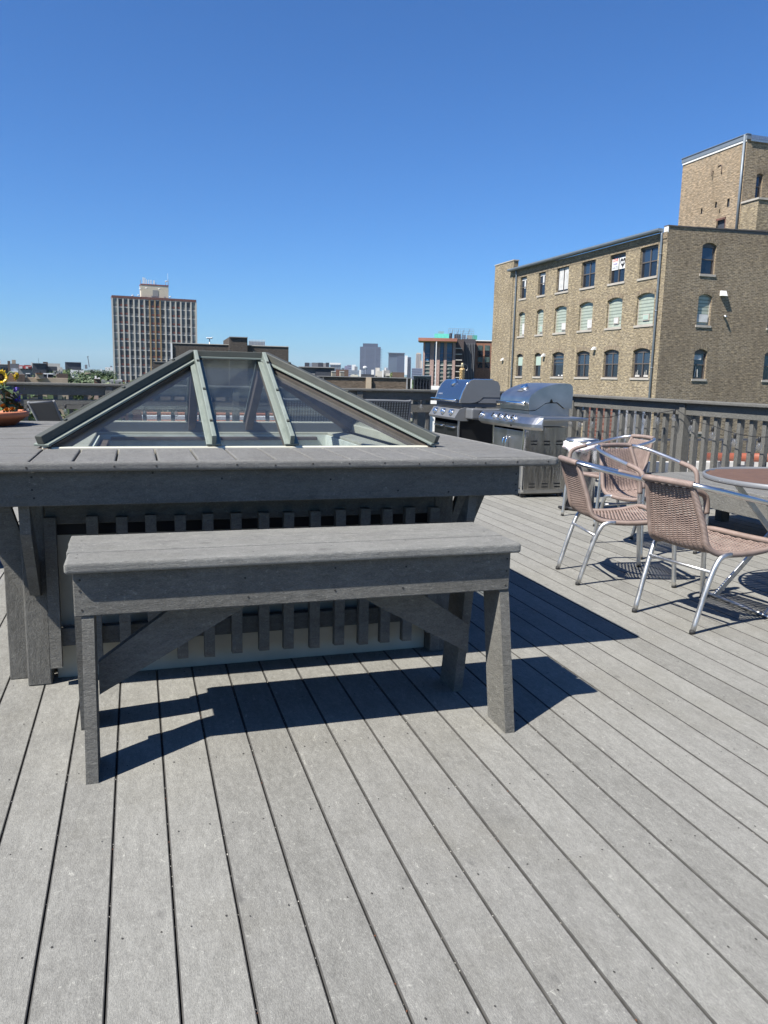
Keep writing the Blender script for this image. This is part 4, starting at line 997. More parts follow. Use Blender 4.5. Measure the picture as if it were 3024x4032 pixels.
b.box(BX-.02, BX+.0, BY, 58.2, 9.05, 9.25); b.build('corbel', M['brickdark'], BB)
b = MB(); b.prism([(BX-.06, 9.62), (BX-.38, 9.64), (BX-.42, 9.72), (BX-.42, 9.80), (BX-.06, 9.80)], 1, BY+.35, 58.6); b.build('gutter', M['gutter'], BB, bevel=.01)
for yy in (57.55, 39.60):
    b = MB(); b.tube([V(BX-.15, yy, 9.66), V(BX-.12, yy, 9.4), V(BX-.10, yy, 9.3), V(BX-.10, yy, GZ)], .065, 10); 
    for zz in (8.4, 5.3, 2.1): b.tube([V(BX-.10, yy, zz), V(BX-.10, yy, zz+.06)], .08, 10)
    b.build('downpipe', M['gutter'], BB, recalc=False)
b = MB(); b.face([(BX, BY, 9.55), (BX+14, BY, 9.55), (BX+14, 61.2, 9.7), (BX, 61.2, 9.7)]); b.box(BX+.5, BX+3, 55.5, 56.5, 9.7, 10.05); b.build('roof', M['slate'], BB)
# south (right hand) face
SW = [(30.85, 31.80, 7.46, 9.18, 'single'), (30.88, 31.80, 4.62, 6.36, 'sblock'), (30.93, 31.81, 1.57, 3.27, 'pots2'), (35.93, 36.80, 1.61, 3.29, 'single'), (35.90, 36.80, 4.65, 6.40, 'single'), (35.9, 36.8, 7.46, 9.18, 'single'), (30.93, 31.81, -1.5, .2, 'single')]
wl = MB(); holed_wall(wl, 1, BY, BX+.0, BX+14, GZ, 9.88, [h[:4] for h in SW])
for h in SW: RG[h] = MB(); arch_opening(wl, RG[h], 1, BY, -1, *h[:4])
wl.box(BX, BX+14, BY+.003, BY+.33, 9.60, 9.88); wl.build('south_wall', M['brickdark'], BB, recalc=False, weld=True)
b = MB()
x_ = BX-.04
while x_ < BX+13: b.box(x_, x_+.60, BY-.05, BY+.38, 9.882+random.uniform(0, .008)+max(0, (x_-BX-.4)*.028), 9.94+random.uniform(0, .012)+max(0, (x_-BX-.4)*.028)); x_ += .62
b.prism([(BX+.35, 9.881), (BX+14, 9.881), (BX+14, 10.24)], 1, BY+.002, BY+.3)
b.build('coping', M['wframe'], BB)
b = MB(); b.box(BX-.03, BX+.0, BY-.02, BY+.36, 9.55, 9.88); b.build('corner_flashing', M['white'], BB)
kinds = [['blindtop', 'blindtop', 'curtain', 'double', 'sign', 'double'], ['block']*6, ['blindlow', 'blindlow', 'picture', 'double', 'double', 'pots'], ['double']*6]
def add_extra(o, slab, h, kd, i):
    u0, u1, v0, v1 = h; w = u1-u0
    if kd == 'block':
        b = MB(); a0 = [.45, .35, .55, .58, .42, .33][i]; a1 = [.95, .8, .92, .95, .72, .68][i]; zt = [.52, .36, .36, .38, .34, .34][i]; zb = [.05, .08, .08, .05, .12, .14][i]
        # small vent pane let into the blocks (u runs away from the camera)
        A0, A1 = u1-w*a1, u1-w*a0; slab(b, A0, A1, v0+(v1-v0)*zb, v0+(v1-v0)*zt, .10, .15); q = b.build('vent_frame', M['wframelight'], o)
        b = MB(); slab(b, A0+.05, A1-.05, v0+(v1-v0)*zb+.05, v0+(v1-v0)*zt-.05, .085, .099); b.build('vent_pane', M['curtain'] if i not in (1, 5) else M['blind'], o)
    elif kd == 'blindtop':
        b = MB(); slab(b, u0+.06, u1-.06, v1-.42, v1-.20, .13, .145); slab(b, u0+w*.38, u0+w*.58, v0+.75, v1-.43, .14, .148); b.build('blind', M['curtain'], o)
    elif kd == 'blindlow':
        b = MB(); slab(b, u0+.06, u1-.06, v0+(v1-v0)*.48, v1-.14, .13, .145); b.build('blind', M['blind'], o)
    elif kd == 'curtain':
        for a, c_ in ((.08, .46), (.54, .92)):
            b = MB()
            for k in range(6):
                q0 = u0+w*(a+(c_-a)*k/6); slab(b, q0+.01, q0+w*(c_-a)/6-.01, v0+.15, v1-.2, .12+.01*(k % 2), .145)
            b.build('curtain', M['curtain'], o)
    elif kd == 'picture':
        b = MB(); slab(b, u0+.04, u1-.04, v1-.50, v1-.44, .125, .16); slab(b, u0+.35, u1-.15, v1-.75, v1-.70, .13, .16); b.build('glazing_bar', M['wframe'], o)
        b = MB(); slab(b, u0+.2, u0+.45, v0+.06, v0+.14, .12, .15); slab(b, u0+.7, u0+.85, v0+.06, v0+.14, .12, .15); b.build('sill_ornament', M['white'], o)
    elif kd == 'pots':
        for a in (.12, .62):
            b = MB(); slab(b, u0+w*a, u0+w*(a+.25), v0+.055, v0+.17, .10, .148); slab(b, u0+w*(a+.12), u0+w*(a+.14), v0+.17, v0+.45, .12, .13); slab(b, u0+w*(a+.2), u0+w*(a+.22), v0+.17, v0+.36, .12, .13); b.build('planter', M['concrete'], o)
def text_mesh(body, size, mtx, m_, parent, name='lettering'):
    cu = bpy.data.curves.new('t', 'FONT'); cu.body = body; cu.size = size; cu.align_x = 'CENTER'; cu.align_y = 'CENTER'; cu.extrude = .003; cu.offset = .004*size/.2
    ob = bpy.data.objects.new('t', cu); COL.objects.link(ob); bpy.context.view_layer.update()
    me = bpy.data.meshes.new_from_object(ob.evaluated_get(bpy.context.evaluated_depsgraph_get())); bpy.data.objects.remove(ob)
    me.transform(mtx); me.transform(Matrix.Translation(-OFF[parent.name])); me.materials.clear(); me.materials.append(m_)
    o = bpy.data.objects.new(name, me); COL.objects.link(o); o.parent = parent; OFF[o.name] = OFF[parent.name]; return o
for r, row in enumerate(rows):
    for i, h in enumerate(row):
        kd = kinds[r][i]
        o, slab = window(BB, 0, BX, -1, *h, kd, light=(kd == 'block'))
        add_extra(o, slab, h, kd, i); RG[h].build('arch_ring', M['brickdark'], o, recalc=False)
        b = MB(); b.box(BX-.05, BX+.18, h[0]-.10, h[1]+.10, h[2]-.13, h[2]-.002); b.build('sill', M['stone'], o, bevel=.006)
        if kd == 'sign':
            u0, u1, v0, v1 = h; cu = (u0+u1)/2; XS = BX+.112
            MT = Matrix(((0, 0, -1), (-1, 0, 0), (0, 1, 0))).to_4x4()
            def face_m(y, z): q = MT.copy(); q.translation = V(XS-.006, y, z); return q
            s1 = MB(); s1.box(XS, XS+.012, cu+.05, u1-.07, v0+.80, v1-.36); sg1 = s1.build('paper_sign', M['white'], BB)
            s2 = MB(); s2.box(XS, XS+.012, u0+.06, cu-.05, v0+.80, v1-.36); sg2 = s2.build('paper_sign', M['white'], BB)
            tag(sg1, 'white paper sign reading LOVE TRUMPS HATE in the fifth top window'); tag(sg2, 'white paper sign with a black heart reading BLM in the fifth top window')
            yc = (cu+.05+u1-.07)/2; zc = (v0+.80+v1-.36)/2
            red = simple('orange red ink', (.55, .13, .09), .7); gr = simple('faded violet ink', (.25, .20, .42), .7); gy = simple('grey ink', (.33, .34, .38), .7); blk = simple('black ink', (.02, .02, .025), .7); wh = simple('white lettering', (.8, .8, .8), .7)
            text_mesh('LOVE', .24, face_m(yc, zc+.24), red, sg1); text_mesh('TRUMPS', .125, face_m(yc, zc+.02), gr, sg1); text_mesh('HATE', .23, face_m(yc, zc-.2), gy, sg1)
            yc = (u0+.06+cu-.05)/2; hb_ = MB(); pts = []
            for k in range(40):
                t_ = 2*math.pi*k/40; hx = 16*math.sin(t_)**3; hy = 13*math.cos(t_)-5*math.cos(2*t_)-2*math.cos(3*t_)-math.cos(4*t_); pts.append(V(XS-.003, yc-hx*.0178, zc+.03+hy*.0215))
            hb_.face(pts); hb_.build('black_heart', blk, sg2); text_mesh('BLM', .20, face_m(yc, zc+.03), wh, sg2)
for h in SW:
    o, slab = window(BB, 1, BY, -1, *h[:4], 'block' if h[4] == 'sblock' else 'single', light=(h[4] == 'sblock')); RG[h].build('arch_ring', M['brickdark'], o, recalc=False)
    b = MB(); b.box(h[0]-.08, h[1]+.08, BY-.05, BY+.18, h[2]-.13, h[2]-.002); b.build('sill', M['stone'], o, bevel=.006)
    if h[4] == 'sblock':
        b = MB(); b.box(h[0]+.06, h[1]-.12, BY+.08, BY+.10, h[2]+.18, h[2]+.62); b.build('vent_pane', M['curtain'], o)
    if h[4] == 'pots2':
        b = MB(); b.box(h[0]+.08, h[1]-.3, BY+.12, BY+.14, h[2]+1.1, h[2]+1.35); b.bar(V(h[0]+.2, BY+.13, h[2]+.1), V(h[0]+.27, BY+.13, h[2]+.7), .03, .03); b.bar(V(h[0]+.42, BY+.13, h[2]+.1), V(h[0]+.38, BY+.13, h[2]+.55), .03, .03); b.build('sill_ornament', M['curtain'], o)
def outlet(x0, x1, y, z0, z1):
    b = MB(); b.prism([(y, z1), (y-.10, z1), (y-.24, z0), (y, z0)], 0, x0, x1); b.build('vent_hood', M['white'], BB, bevel=.01)
outlet(32.30, 32.66, BY, 6.31, 6.60)
b = MB(); b.tube([V(32.72, BY, 5.18), V(32.72, BY-.12, 5.2), V(32.72, BY-.18, 5.1)], .07, 10); b.build('vent_pipe', M['galv'], BB)
for yy, zz in ((45.85, 3.30), (53.0-.45, 3.0), (59.3, 2.8)):
    b = MB(); b.prism([(BX, zz+.2), (BX-.08, zz+.2), (BX-.26, zz), (BX, zz)], 1, yy-.13, yy+.13); b.build('vent_hood', M['white'], BB)
# tower
TXc, TYc, TF = 34.9, 41.18, 47.0
wl = MB(); hl = [(42.47, 43.23, 10.2, 11.33)]
holed_wall(wl, 0, TXc, TYc, TF, 9.5, 15.48, hl+[(43.34, 43.50, 12.15, 12.50), (44.66, 44.80, 12.02, 12.36), (42.22, 42.42, 12.0, 12.48), (43.0, 43.07, 11.75, 12.0)])
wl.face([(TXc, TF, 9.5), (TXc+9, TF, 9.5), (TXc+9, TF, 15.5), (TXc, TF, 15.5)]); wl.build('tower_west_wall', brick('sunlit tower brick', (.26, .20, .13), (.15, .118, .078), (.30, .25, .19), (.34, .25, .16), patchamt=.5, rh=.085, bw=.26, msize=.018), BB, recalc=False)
b = MB(); b.box(TXc+.1, TXc+.12, 42.2, 44.9, 11.7, 12.55); b.box(TXc+.15, TXc+.17, 42.4, 43.3, 10.1, 11.4); b.build('dark_recess', M['charcoal'], BB)
b = MB(); b.box(TXc-.01, TXc+.05, 42.40, 42.47, 10.2, 11.42); b.box(TXc-.01, TXc+.05, 42.40, 43.3, 11.33, 11.45); b.build('door_surround', M['brickred'], BB)
wl = MB(); holed_wall(wl, 1, TYc, TXc, TXc+9, 9.5, 15.5, [(35.83, 36.30, 12.38, 13.78)]); 
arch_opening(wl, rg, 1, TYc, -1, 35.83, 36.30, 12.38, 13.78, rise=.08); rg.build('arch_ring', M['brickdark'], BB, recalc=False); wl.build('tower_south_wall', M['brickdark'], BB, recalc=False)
window(BB, 1, TYc, -1, 35.83, 36.30, 12.38, 13.78, 'single', rise=.08)
b = MB(); b.box(TXc-.05, TXc, TYc-.0, TF, 15.47, 15.60); b.build('white_trim', M['white'], BB)
b = MB(); b.box(TXc-.08, TXc+.2, TYc-.06, TF+.06, 15.602, 15.86); b.box(TXc-.12, TXc+.2, TYc-.08, TF+.08, 15.86, 15.90); b.build('cornice', M['gutter'], BB)
b = MB(); b.box(TXc+.21, TXc+9, TYc-.10, TYc, 15.50, 15.62); b.prism([(TYc-.10, 15.63), (TYc-.06, 15.86), (TYc+2, 15.98), (TYc+2, 15.63)], 0, TXc+.21, TXc+9); b.build('roof_edge', M['galv'], BB)
b = MB(); b.box(TXc+.6, TXc+1.3, 42.4, 43.2, 15.7, 16.14); b.build('chimney', M['brickred'], BB)
b = MB(); b.tube([V(TXc-.12, TYc+.10, 15.86), V(TXc-.12, TYc+.10, 9.7)], .07, 10); b.build('downpipe', M['gutter'], BB)
b = MB(); b.box(TXc+.02, TXc+7, 39.80, TYc-.003, 9.6, 11.94); b.build('tower_annex', M['brick'], BB)
b = MB(); b.box(TXc-.05, TXc+7.1, 39.73, TYc-.005, 11.95, 12.06); b.build('annex_coping', M['stone'], BB)
b = MB(); b.tube(crom([V(TXc-.02, 43.9, 14.4), V(TXc-.12, 43.9, 14.4), V(TXc-.14, 43.88, 14.1)], 3), .03, 6); b.tube(crom([V(TXc-.02, 43.5, 14.6), V(TXc-.02, 43.2, 14.62), V(TXc-.04, 43.15, 14.1)], 3), .03, 6); b.build('old_pipe', M['darkbrown'], BB, recalc=False)
# ================================================================ generic far building
AZD = {}
def azof(px): v = ray(px, 1460); return math.atan2(v.x, v.y)
def fr_pt(px, py, Y, th):
    """where the sight line meets the plane at depth Y of a building turned by th; in that building's own frame"""
    v = ray(px, py); e1 = V(math.cos(th), -math.sin(th), 0); e2 = V(math.sin(th), math.cos(th), 0)
    p = CAM+v*(Y/v.dot(e2)); return V(p.dot(e1), Y, p.z)
def xfm(th): return Matrix.Rotation(-th, 4, 'Z')
def autoth(px0, px1): return azof(px0+3) if (px0+px1)/2 > 533 else azof(px1-3)
def gb_(name, label, cat, px0, px1, pyt, Y, depth, mt, base=GZ, group=None, xs=None):
    """box building whose front face stands at depth Y and spans the given bearing; returns thing and its extents"""
    th = autoth(px0, px1); p0, p1 = fr_pt(px0, pyt, Y, th), fr_pt(px1, pyt, Y, th); zt = (p0.z+p1.z)/2
    c = xfm(th) @ V((p0.x+p1.x)/2, Y, base)
    o = thing(name, label, cat, c, group); AZD[o.name] = th
    b = MB(); b.box(p0.x, p1.x, Y, Y+depth, base, zt, grain=0); b.build('wall', mt, o, xf=xfm(th))
    return o, p0.x, p1.x, zt
def pbox(px0, px1, py0, py1, Y, depth, th):
    m_ = (py0+min(py1, 1560))/2; p0, p1 = fr_pt(px0, m_, Y, th), fr_pt(px1, m_, Y, th); c = (px0+px1)/2
    zt = fr_pt(c, py0, Y, th).z; zb = max(GZ, fr_pt(c, py1, Y, th).z)
    b = MB(); b.box(p0.x, p1.x, Y, Y+depth, zb, zt, grain=0); return b, xfm(th), V((p0.x+p1.x)/2, Y, zb)
def piece(o, name, px0, px1, py0, py1, Y, depth, mt, bevel=0):
    if o.name not in AZD: AZD[o.name] = autoth(px0, px1)
    b, xf, _ = pbox(px0, px1, py0, py1, Y, depth, AZD[o.name]); return b.build(name, mt, o, bevel=bevel, xf=xf)
def single(name, label, cat, px0, px1, py0, py1, Y, depth, mt, group=None):
    b, xf, c = pbox(px0, px1, py0, py1, Y, depth, autoth(px0, px1))
    return tag(b.build(name, mt, None, xf @ c, xf=xf), label, cat, group)
def winrow(o, x0, x1, z0, z1, Y, n, m_, frac=.6, name='window'):
    for k in range(n):
        a = x0+(x1-x0)*(k+.5-frac/2)/n; c_ = x0+(x1-x0)*(k+.5+frac/2)/n
        b = MB(); b.box(a, c_, Y-.08, Y+.02, z0, z1); b.build(name, m_, o, xf=xfm(AZD[o.name]))
# ---- residential high-rise, left
hy = 300.0
hp0, hp1 = ony(449, 1400, hy), ony(777, 1400, hy); hw_ = (hp1.x-hp0.x); HR_rot = rad(4)
HR = thing('apartment_tower', 'tall apartment tower with white piers, dark windows and red panels left of the roof light', 'high-rise', (hp0.x, hy, GZ))
hz = ony(449, 1171, hy).z
Wd = hw_*1.0
o0 = V(hp0.x, hy, GZ)
def hb(mb, u0, u1, d0, d1, z0, z1): mb.box(hp0.x+u0, hp0.x+u1, hy+d0, hy+d1, z0, z1)
b = MB(); hb(b, 0, Wd, 0, 7, GZ, hz); b.build('wall', simple('grey spandrel', (.17, .165, .16), .8, var=.1), HR)
b = MB(); hb(b, -.1, Wd+.15, -.35, 7.2, hz-.1, hz+.72); b.build('roof_band', simple('maroon roof band', (.13, .055, .045), .7), HR)
NB = 16; bw = Wd/NB; fh = 2.93
pale = simple('pale concrete pier', (.46, .435, .375), .8, var=.08, vs=.3); stain = simple('rust stained pier', (.30, .21, .11), .8, var=.2)
for k in range(NB+1):
    b = MB(); u = k*bw; hb(b, u-.25, u+.25, -.30, -.002, GZ, hz-.11); b.build('pier', stain if k in (7, 8, 9) else pale, HR)
redp = simple('red panel', (.15, .05, .038), .7, var=.2); wg = [simple('tower glass dark', (.03, .032, .036), .3, 0, .5), simple('tower glass grey', (.075, .085, .09), .35, 0, .5), simple('tower glass pale', (.17, .19, .18), .4)]
cnt = 0; sm_ = [MB(), MB(), MB()]; rm_ = MB()
fb = MB()
for f in range(21):
    zt = hz-.12-f*fh
    hb(fb, .27, Wd-.27, -.09, -.003, zt-.30, zt)
    for k in range(NB):
        u0 = k*bw+.22; u1 = (k+1)*bw-.22; g_ = random.choice([0, 0, 0, 1, 1]); g_ = 2 if k in (0, 15) and random.random() < .7 else g_
        has_red = k in (1, 2, 5, 7, 8, 11, 12)
        if cnt < 100 and f < 7:
            w_ = MB(); hb(w_, u0, u1, -.06, -.004, zt-2.0, zt-.31); wo = w_.build('window', wg[g_], HR); cnt += 1
        else: hb(sm_[g_], u0, u1, -.06, -.004, zt-2.0, zt-.31)
        if has_red: hb(rm_, u0+(.3 if k in (1, 7) else 0), u1, -.10, -.0045, zt-2.62, zt-1.97)
fb.build('floor_bands', M['concrete'], HR)
for g_ in range(3): tag(sm_[g_].build('windows', wg[g_], HR), kind='stuff')
tag(rm_.build('red_panels', redp, HR), kind='stuff')
u0 = ony(557, 1150, hy).x-hp0.x; u1 = ony(666, 1150, hy).x-hp0.x; pz = ony(600, 1121, hy).z
b = MB(); hb(b, u0, u1, 1.2, 6.8, hz+.73, pz); ph = b.build('penthouse', simple('cream penthouse wall', (.50, .45, .35), .8, var=.08), HR)
b = MB(); hb(b, u0-.1, u1+.1, 1.1, 6.9, pz, pz+.35); b.build('penthouse_trim', simple('maroon trim', (.2, .06, .05), .7), ph)
b = MB(); hb(b, u0+(u1-u0)*.42, u0+(u1-u0)*.62, 1.1, 1.19, hz+1.25, hz+3.4); b.build('grey_door', M['greywall'], ph)
for q, (a, hh, w_) in enumerate([(.09, 2.2, .35), (.15, 2.1, .3), (.21, 1.5, .3), (.29, 1.5, .3), (.37, 1.5, .3), (.48, 1.4, .45)]):
    b = MB(); c_ = u0+(u1-u0)*a; hb(b, c_-w_/2, c_+w_/2, 1.4, 1.7, pz+.36, pz+.36+hh); b.build('antenna', M['white'], ph)
for a, hh in ((-.01, 1.3), (.90, 1.2), (1.0, 2.0), (.55, .8)):
    b = MB(); c_ = u0+(u1-u0)*a; b.tube([V(hp0.x+c_, hy+1.6, pz-2), V(hp0.x+c_, hy+1.6, pz+.36+hh)], .09, 6); b.build('mast', M['slate'], ph)
b = MB(); c_ = u0+(u1-u0)*.99; b.tube([V(hp0.x+c_, hy+1.6, pz), V(hp0.x+c_, hy+1.6, pz+4.5)], .03, 5); b.build('whip_aerial', M['white'], ph)
for px_, py_ in ((523, 1163), (546, 1162), (672, 1167), (553, 1136), (656, 1106), (577, 1134), (628, 1137)):
    c_ = ony(px_, py_, hy-.0); b = MB(); b.lathe([(.001, -.1), (.42, .0), (.45, .2), (.001, .32)], V(c_.x, hy+.2, c_.z-.1), 10); b.build('dish', M['white'], ph)
HR.rotation_euler = (0, 0, HR_rot)
# ---- dark brown brick block in the middle, behind the ridge
DB, x0, x1, zt = gb_('brick_block', 'dark brown brick building with a raised box and white fenced roof behind the ridge', 'building', 676, 910, 1354, 118, 16, M['brickbrown'])
piece(DB, 'white_corner', 672, 679, 1352, 1424, 117.8, .15, M['white'])
piece(DB, 'low_wing', 604, 690, 1426, 1600, 117, .95, M['brickbrown']); piece(DB, 'low_wing_coping', 604, 690, 1424, 1426.4, 116.9, .3, M['greywall'])
piece(DB, 'stair_box', 904, 975, 1328, 1600, 116.5, 14, M['brickbrown']); piece(DB, 'stair_coping', 903, 976, 1326, 1329, 116.3, .3, M['greywall'])
piece(DB, 'right_wing', 976, 1136, 1363, 1600, 118, 16, M['brickbrown']); piece(DB, 'coping', 672, 904, 1352.5, 1355, 117.9, .3, M['concrete']); piece(DB, 'coping', 970, 1137, 1361, 1364, 117.9, .3, M['concrete'])
fp = piece(DB, 'roof_screen', 980, 1043, 1344, 1362, 122, .2, M['galv'])
for q in range(12): piece(DB, 'screen_post', 979+q*5.8, 980+q*5.8, 1338, 1362, 121.8, .1, M['white'])
piece(DB, 'screen_rail', 979, 1044, 1338.5, 1340, 121.8, .1, M['white'])
for k in range(5):
    pass
# ---- far left cluster
Y = 260
o, x0, x1, zt = gb_('factory', 'grey flat-roofed factory with banded windows at the far left edge', 'building', -60, 32, 1434, Y, 20, M['greywall'])
for r in range(2): winrow(o, x0, x1, zt-2.4-r*2.6, zt-.9-r*2.6, Y, 9, M['winglass'], .7)
piece(o, 'roof_edge', -60, 32, 1432.6, 1434.5, Y-.3, .5, M['white'])
single('water_tank', 'pale red striped tank on the roof at the left edge', 'tank', -3, 3, 1419, 1434, Y-.2, 1.5, M['white'])
single('brick_chimney', 'dark brown stepped brick block beside the factory', 'building', 31, 42, 1421, 1490, Y-5, 6, M['darkbrown'])
single('brick_tower', 'square tan brick tower rising behind the mural wall', 'building', 48, 64, 1417, 1490, Y+10, 8, M['tanwall'])
mural = thing('mural_building', 'dark grey building with a pale painted mural near the left edge', 'building', ony(58, 1470, 240))
piece(mural, 'wall', 40, 77, 1432, 1500, 240, 12, M['slate'])
piece(mural, 'mural', 44, 72, 1450, 1463, 239.8, .15, simple('pale mural paint', (.30, .33, .38), .8, var=.7, vs=1.1)); piece(mural, 'white_base', 46, 72, 1461, 1466, 239.6, .15, M['white'])
rb = thing('billboard_building', 'grey building with a red sign band carrying white panels', 'building', ony(100, 1480, 230))
piece(rb, 'wall', 75, 128, 1440, 1500, 230, 12, M['greywall']); rs = piece(rb, 'red_sign', 75, 126, 1439, 1452, 229.6, .3, simple('red sign', (.42, .06, .055), .6))
piece(rb, 'white_panel', 76, 88, 1442, 1451, 229.4, .15, M['white']); piece(rb, 'white_panel', 101, 111, 1443, 1451, 229.4, .15, M['white']); piece(rb, 'white_panel', 112, 124, 1441, 1445, 229.4, .15, simple('pink panel', (.6, .3, .28), .6))
for q in range(4): piece(rb, 'window', 78+q*12, 85+q*12, 1452.5, 1455, 229.8, .15, M['winglass'])
piece(rb, 'rooftop_unit', 95, 122, 1437, 1439, 233, 3, M['darkbrown'])
cb_ = thing('charcoal_building', 'windowless charcoal building of stepped boxes on the left skyline', 'building', ony(150, 1480, 215))
piece(cb_, 'wall', 129, 183, 1431, 1500, 215, 14, M['charcoal']); piece(cb_, 'stair_box', 171, 190, 1425, 1500, 221, 6, M['darkbrown']); piece(cb_, 'low_wall', 184, 226, 1443, 1500, 216, 10, M['charcoal']); piece(cb_, 'coping', 129, 183, 1430, 1431.3, 214.7, .3, M['galv']); piece(cb_, 'white_box', 121, 129.5, 1427, 1440, 219, 3, M['white']); piece(cb_, 'mast', 151.4, 152.4, 1410, 1431, 218, .2, M['slate'])
bg_ = thing('beige_building', 'beige stone building standing behind the charcoal boxes', 'building', ony(215, 1480, 245))
piece(bg_, 'wall', 190, 238, 1431, 1500, 245, 12, M['concrete']); piece(bg_, 'side_block', 238, 247, 1446, 1500, 243, 10, M['concrete']); piece(bg_, 'window', 232, 236, 1455, 1468, 242.8, .1, M['slate'])
single('grey_shed', 'small grey roof shed in front of the beige building', 'shed', 210, 236, 1460, 1480, 150, 5, M['greywall'])
db_ = thing('dark_warehouse', 'long black flat building on the skyline left of the tower', 'building', ony(290, 1470, 420)); piece(db_, 'wall', 257, 320, 1427, 1475, 420, 20, M['charcoal']); piece(db_, 'roof_edge', 257, 320, 1425.6, 1427, 419.5, .6, M['galv'])
wb_ = thing('white_house', 'small white building with a row of dark windows among the trees', 'building', ony(305, 1475, 170)); piece(wb_, 'wall', 277, 331, 1457, 1490, 170, 9, M['roofwhite'])
for q in range(7): piece(wb_, 'window', 282+q*7, 285+q*7, 1467, 1470.5, 169.8, .15, M['winglass'])
single('church', 'distant blue grey church with a pointed top beside the crane', 'church', 334, 344, 1436, 1452, 1500, 30, M['slate'])
cr = thing('crane', 'thin construction crane on the far left skyline', 'crane', ony(348, 1450, 1300)); p0, p1 = ony(345.5, 1405, 1300), ony(352, 1446, 1300)
b = MB(); b.bar(p0, p1, 1.1, 1.1); b.build('mast', M['slate'], cr); b = MB(); b.bar(p0-V(1.0, 0, 0), p0+V(1.2, 0, .6), 1.2, 1.2); b.build('jib', M['slate'], cr)
wd_ = thing('white_dome', 'low white building with a dark roof dome on the horizon left of the tower', 'building', ony(430, 1455, 900)); piece(wd_, 'wall', 414, 444, 1446, 1460, 900, 20, M['roofwhite']); piece(wd_, 'dome', 434, 442, 1441, 1447, 901, 6, M['slate'])
# roofs just beyond the back railing
rf = thing('brick_rooftop', 'low tan and brown brick rooftops right behind the back railing', 'rooftop', ony(90, 1510, 60), )
piece(rf, 'orange_wall', -80, 67, 1470, 1700, 62, 6, simple('orange brown brick wall', (.22, .14, .09), .85, var=.25, vs=2)); piece(rf, 'brown_shed', 68, 101, 1474, 1700, 60, 4, M['darkbrown']); piece(rf, 'shed_seam', 84, 85, 1476, 1505, 59.9, .05, M['black'])
piece(rf, 'parapet', 102, 268, 1488, 1700, 61, 1, M['tanwall']); piece(rf, 'parapet_step', 142, 170, 1471, 1492, 60.6, 1, M['tanwall']); piece(rf, 'red_cap', 141, 171, 1469, 1471.6, 60.4, 1.2, M['brickred'])
piece(rf, 'skylight_box', 104, 118, 1473, 1488, 64, 1.5, M['slate']); piece(rf, 'white_lid', 103, 119, 1470, 1473, 63.8, 1.8, M['white']); piece(rf, 'skylight_box', 171, 207, 1474, 1488, 64, 1.5, M['charcoal']); piece(rf, 'white_lid', 169, 210, 1470, 1474, 63.8, 1.8, M['white']); piece(rf, 'white_pipe', 186, 188.5, 1474, 1490, 63.5, .2, M['white']); piece(rf, 'side_wall', 225, 268, 1472, 1489, 70, 2, M['darkbrown'])
chm = thing('chimney', 'red brick chimney with white cowls in front of the trees', 'chimney', ony(383, 1500, 75)); piece(chm, 'stack', 372, 394, 1492, 1600, 75, 1.4, M['brickred']); piece(chm, 'cap', 371, 395, 1490, 1492.5, 74.9, 1.6, M['concrete']); piece(chm, 'cowl', 373, 380, 1480, 1490, 75.2, .3, M['white']); piece(chm, 'cowl', 386, 394, 1487, 1490, 75.2, .3, M['white'])
gh = thing('garden_house', 'pale gabled house half hidden by trees', 'house', ony(345, 1480, 110)); piece(gh, 'wall', 338, 352, 1473, 1520, 110, 5, M['concrete']); piece(gh, 'roof', 334, 356, 1468, 1474, 109.7, 6, M['tanwall'])
single('flat_roof', 'low pale flat roof beyond the railing left of the tower', 'roof', 400, 482, 1497, 1640, 90, 10, M['greywall'])
for q, (a, c_, t_, m_) in enumerate([(418, 600, 1545, 'brickred'), (470, 560, 1530, 'tanwall')]):
    single('row_house', ['red brick house wall seen between the pickets under the tower', 'tan brick house behind the red brick wall under the tower'][q], 'house', a, c_, t_, 1800, 50+q*12, 6, M[m_])
rw = thing('terrace_row', 'long low building with orange copings and white walls seen between the pickets', 'building', ony(800, 1640, 40))
p0 = ony(560, 1600, 40); p1 = ony(1300, 1600, 40)
for q, (z0, z1, mt_) in enumerate([(-13, -1.35, 'roofwhite'), (-1.35, -1.15, 'terracotta'), (-1.15, -.98, 'roofwhite'), (-.98, -.88, 'terracotta')]):
    b = MB(); b.box(p0.x, p1.x, 40+q*1.2, 40+q*1.2+1.0, z0, z1); b.build(['wall', 'coping', 'upper_wall', 'coping'][q], M[mt_], rw)
single('grey_terrace', 'grey terrace wall with patterned boards beyond the back railing', 'building', 340, 900, 1545, 1575, 55, 5, simple('speckled tiles', (.26, .20, .16), .8, var=.7, vs=.9))
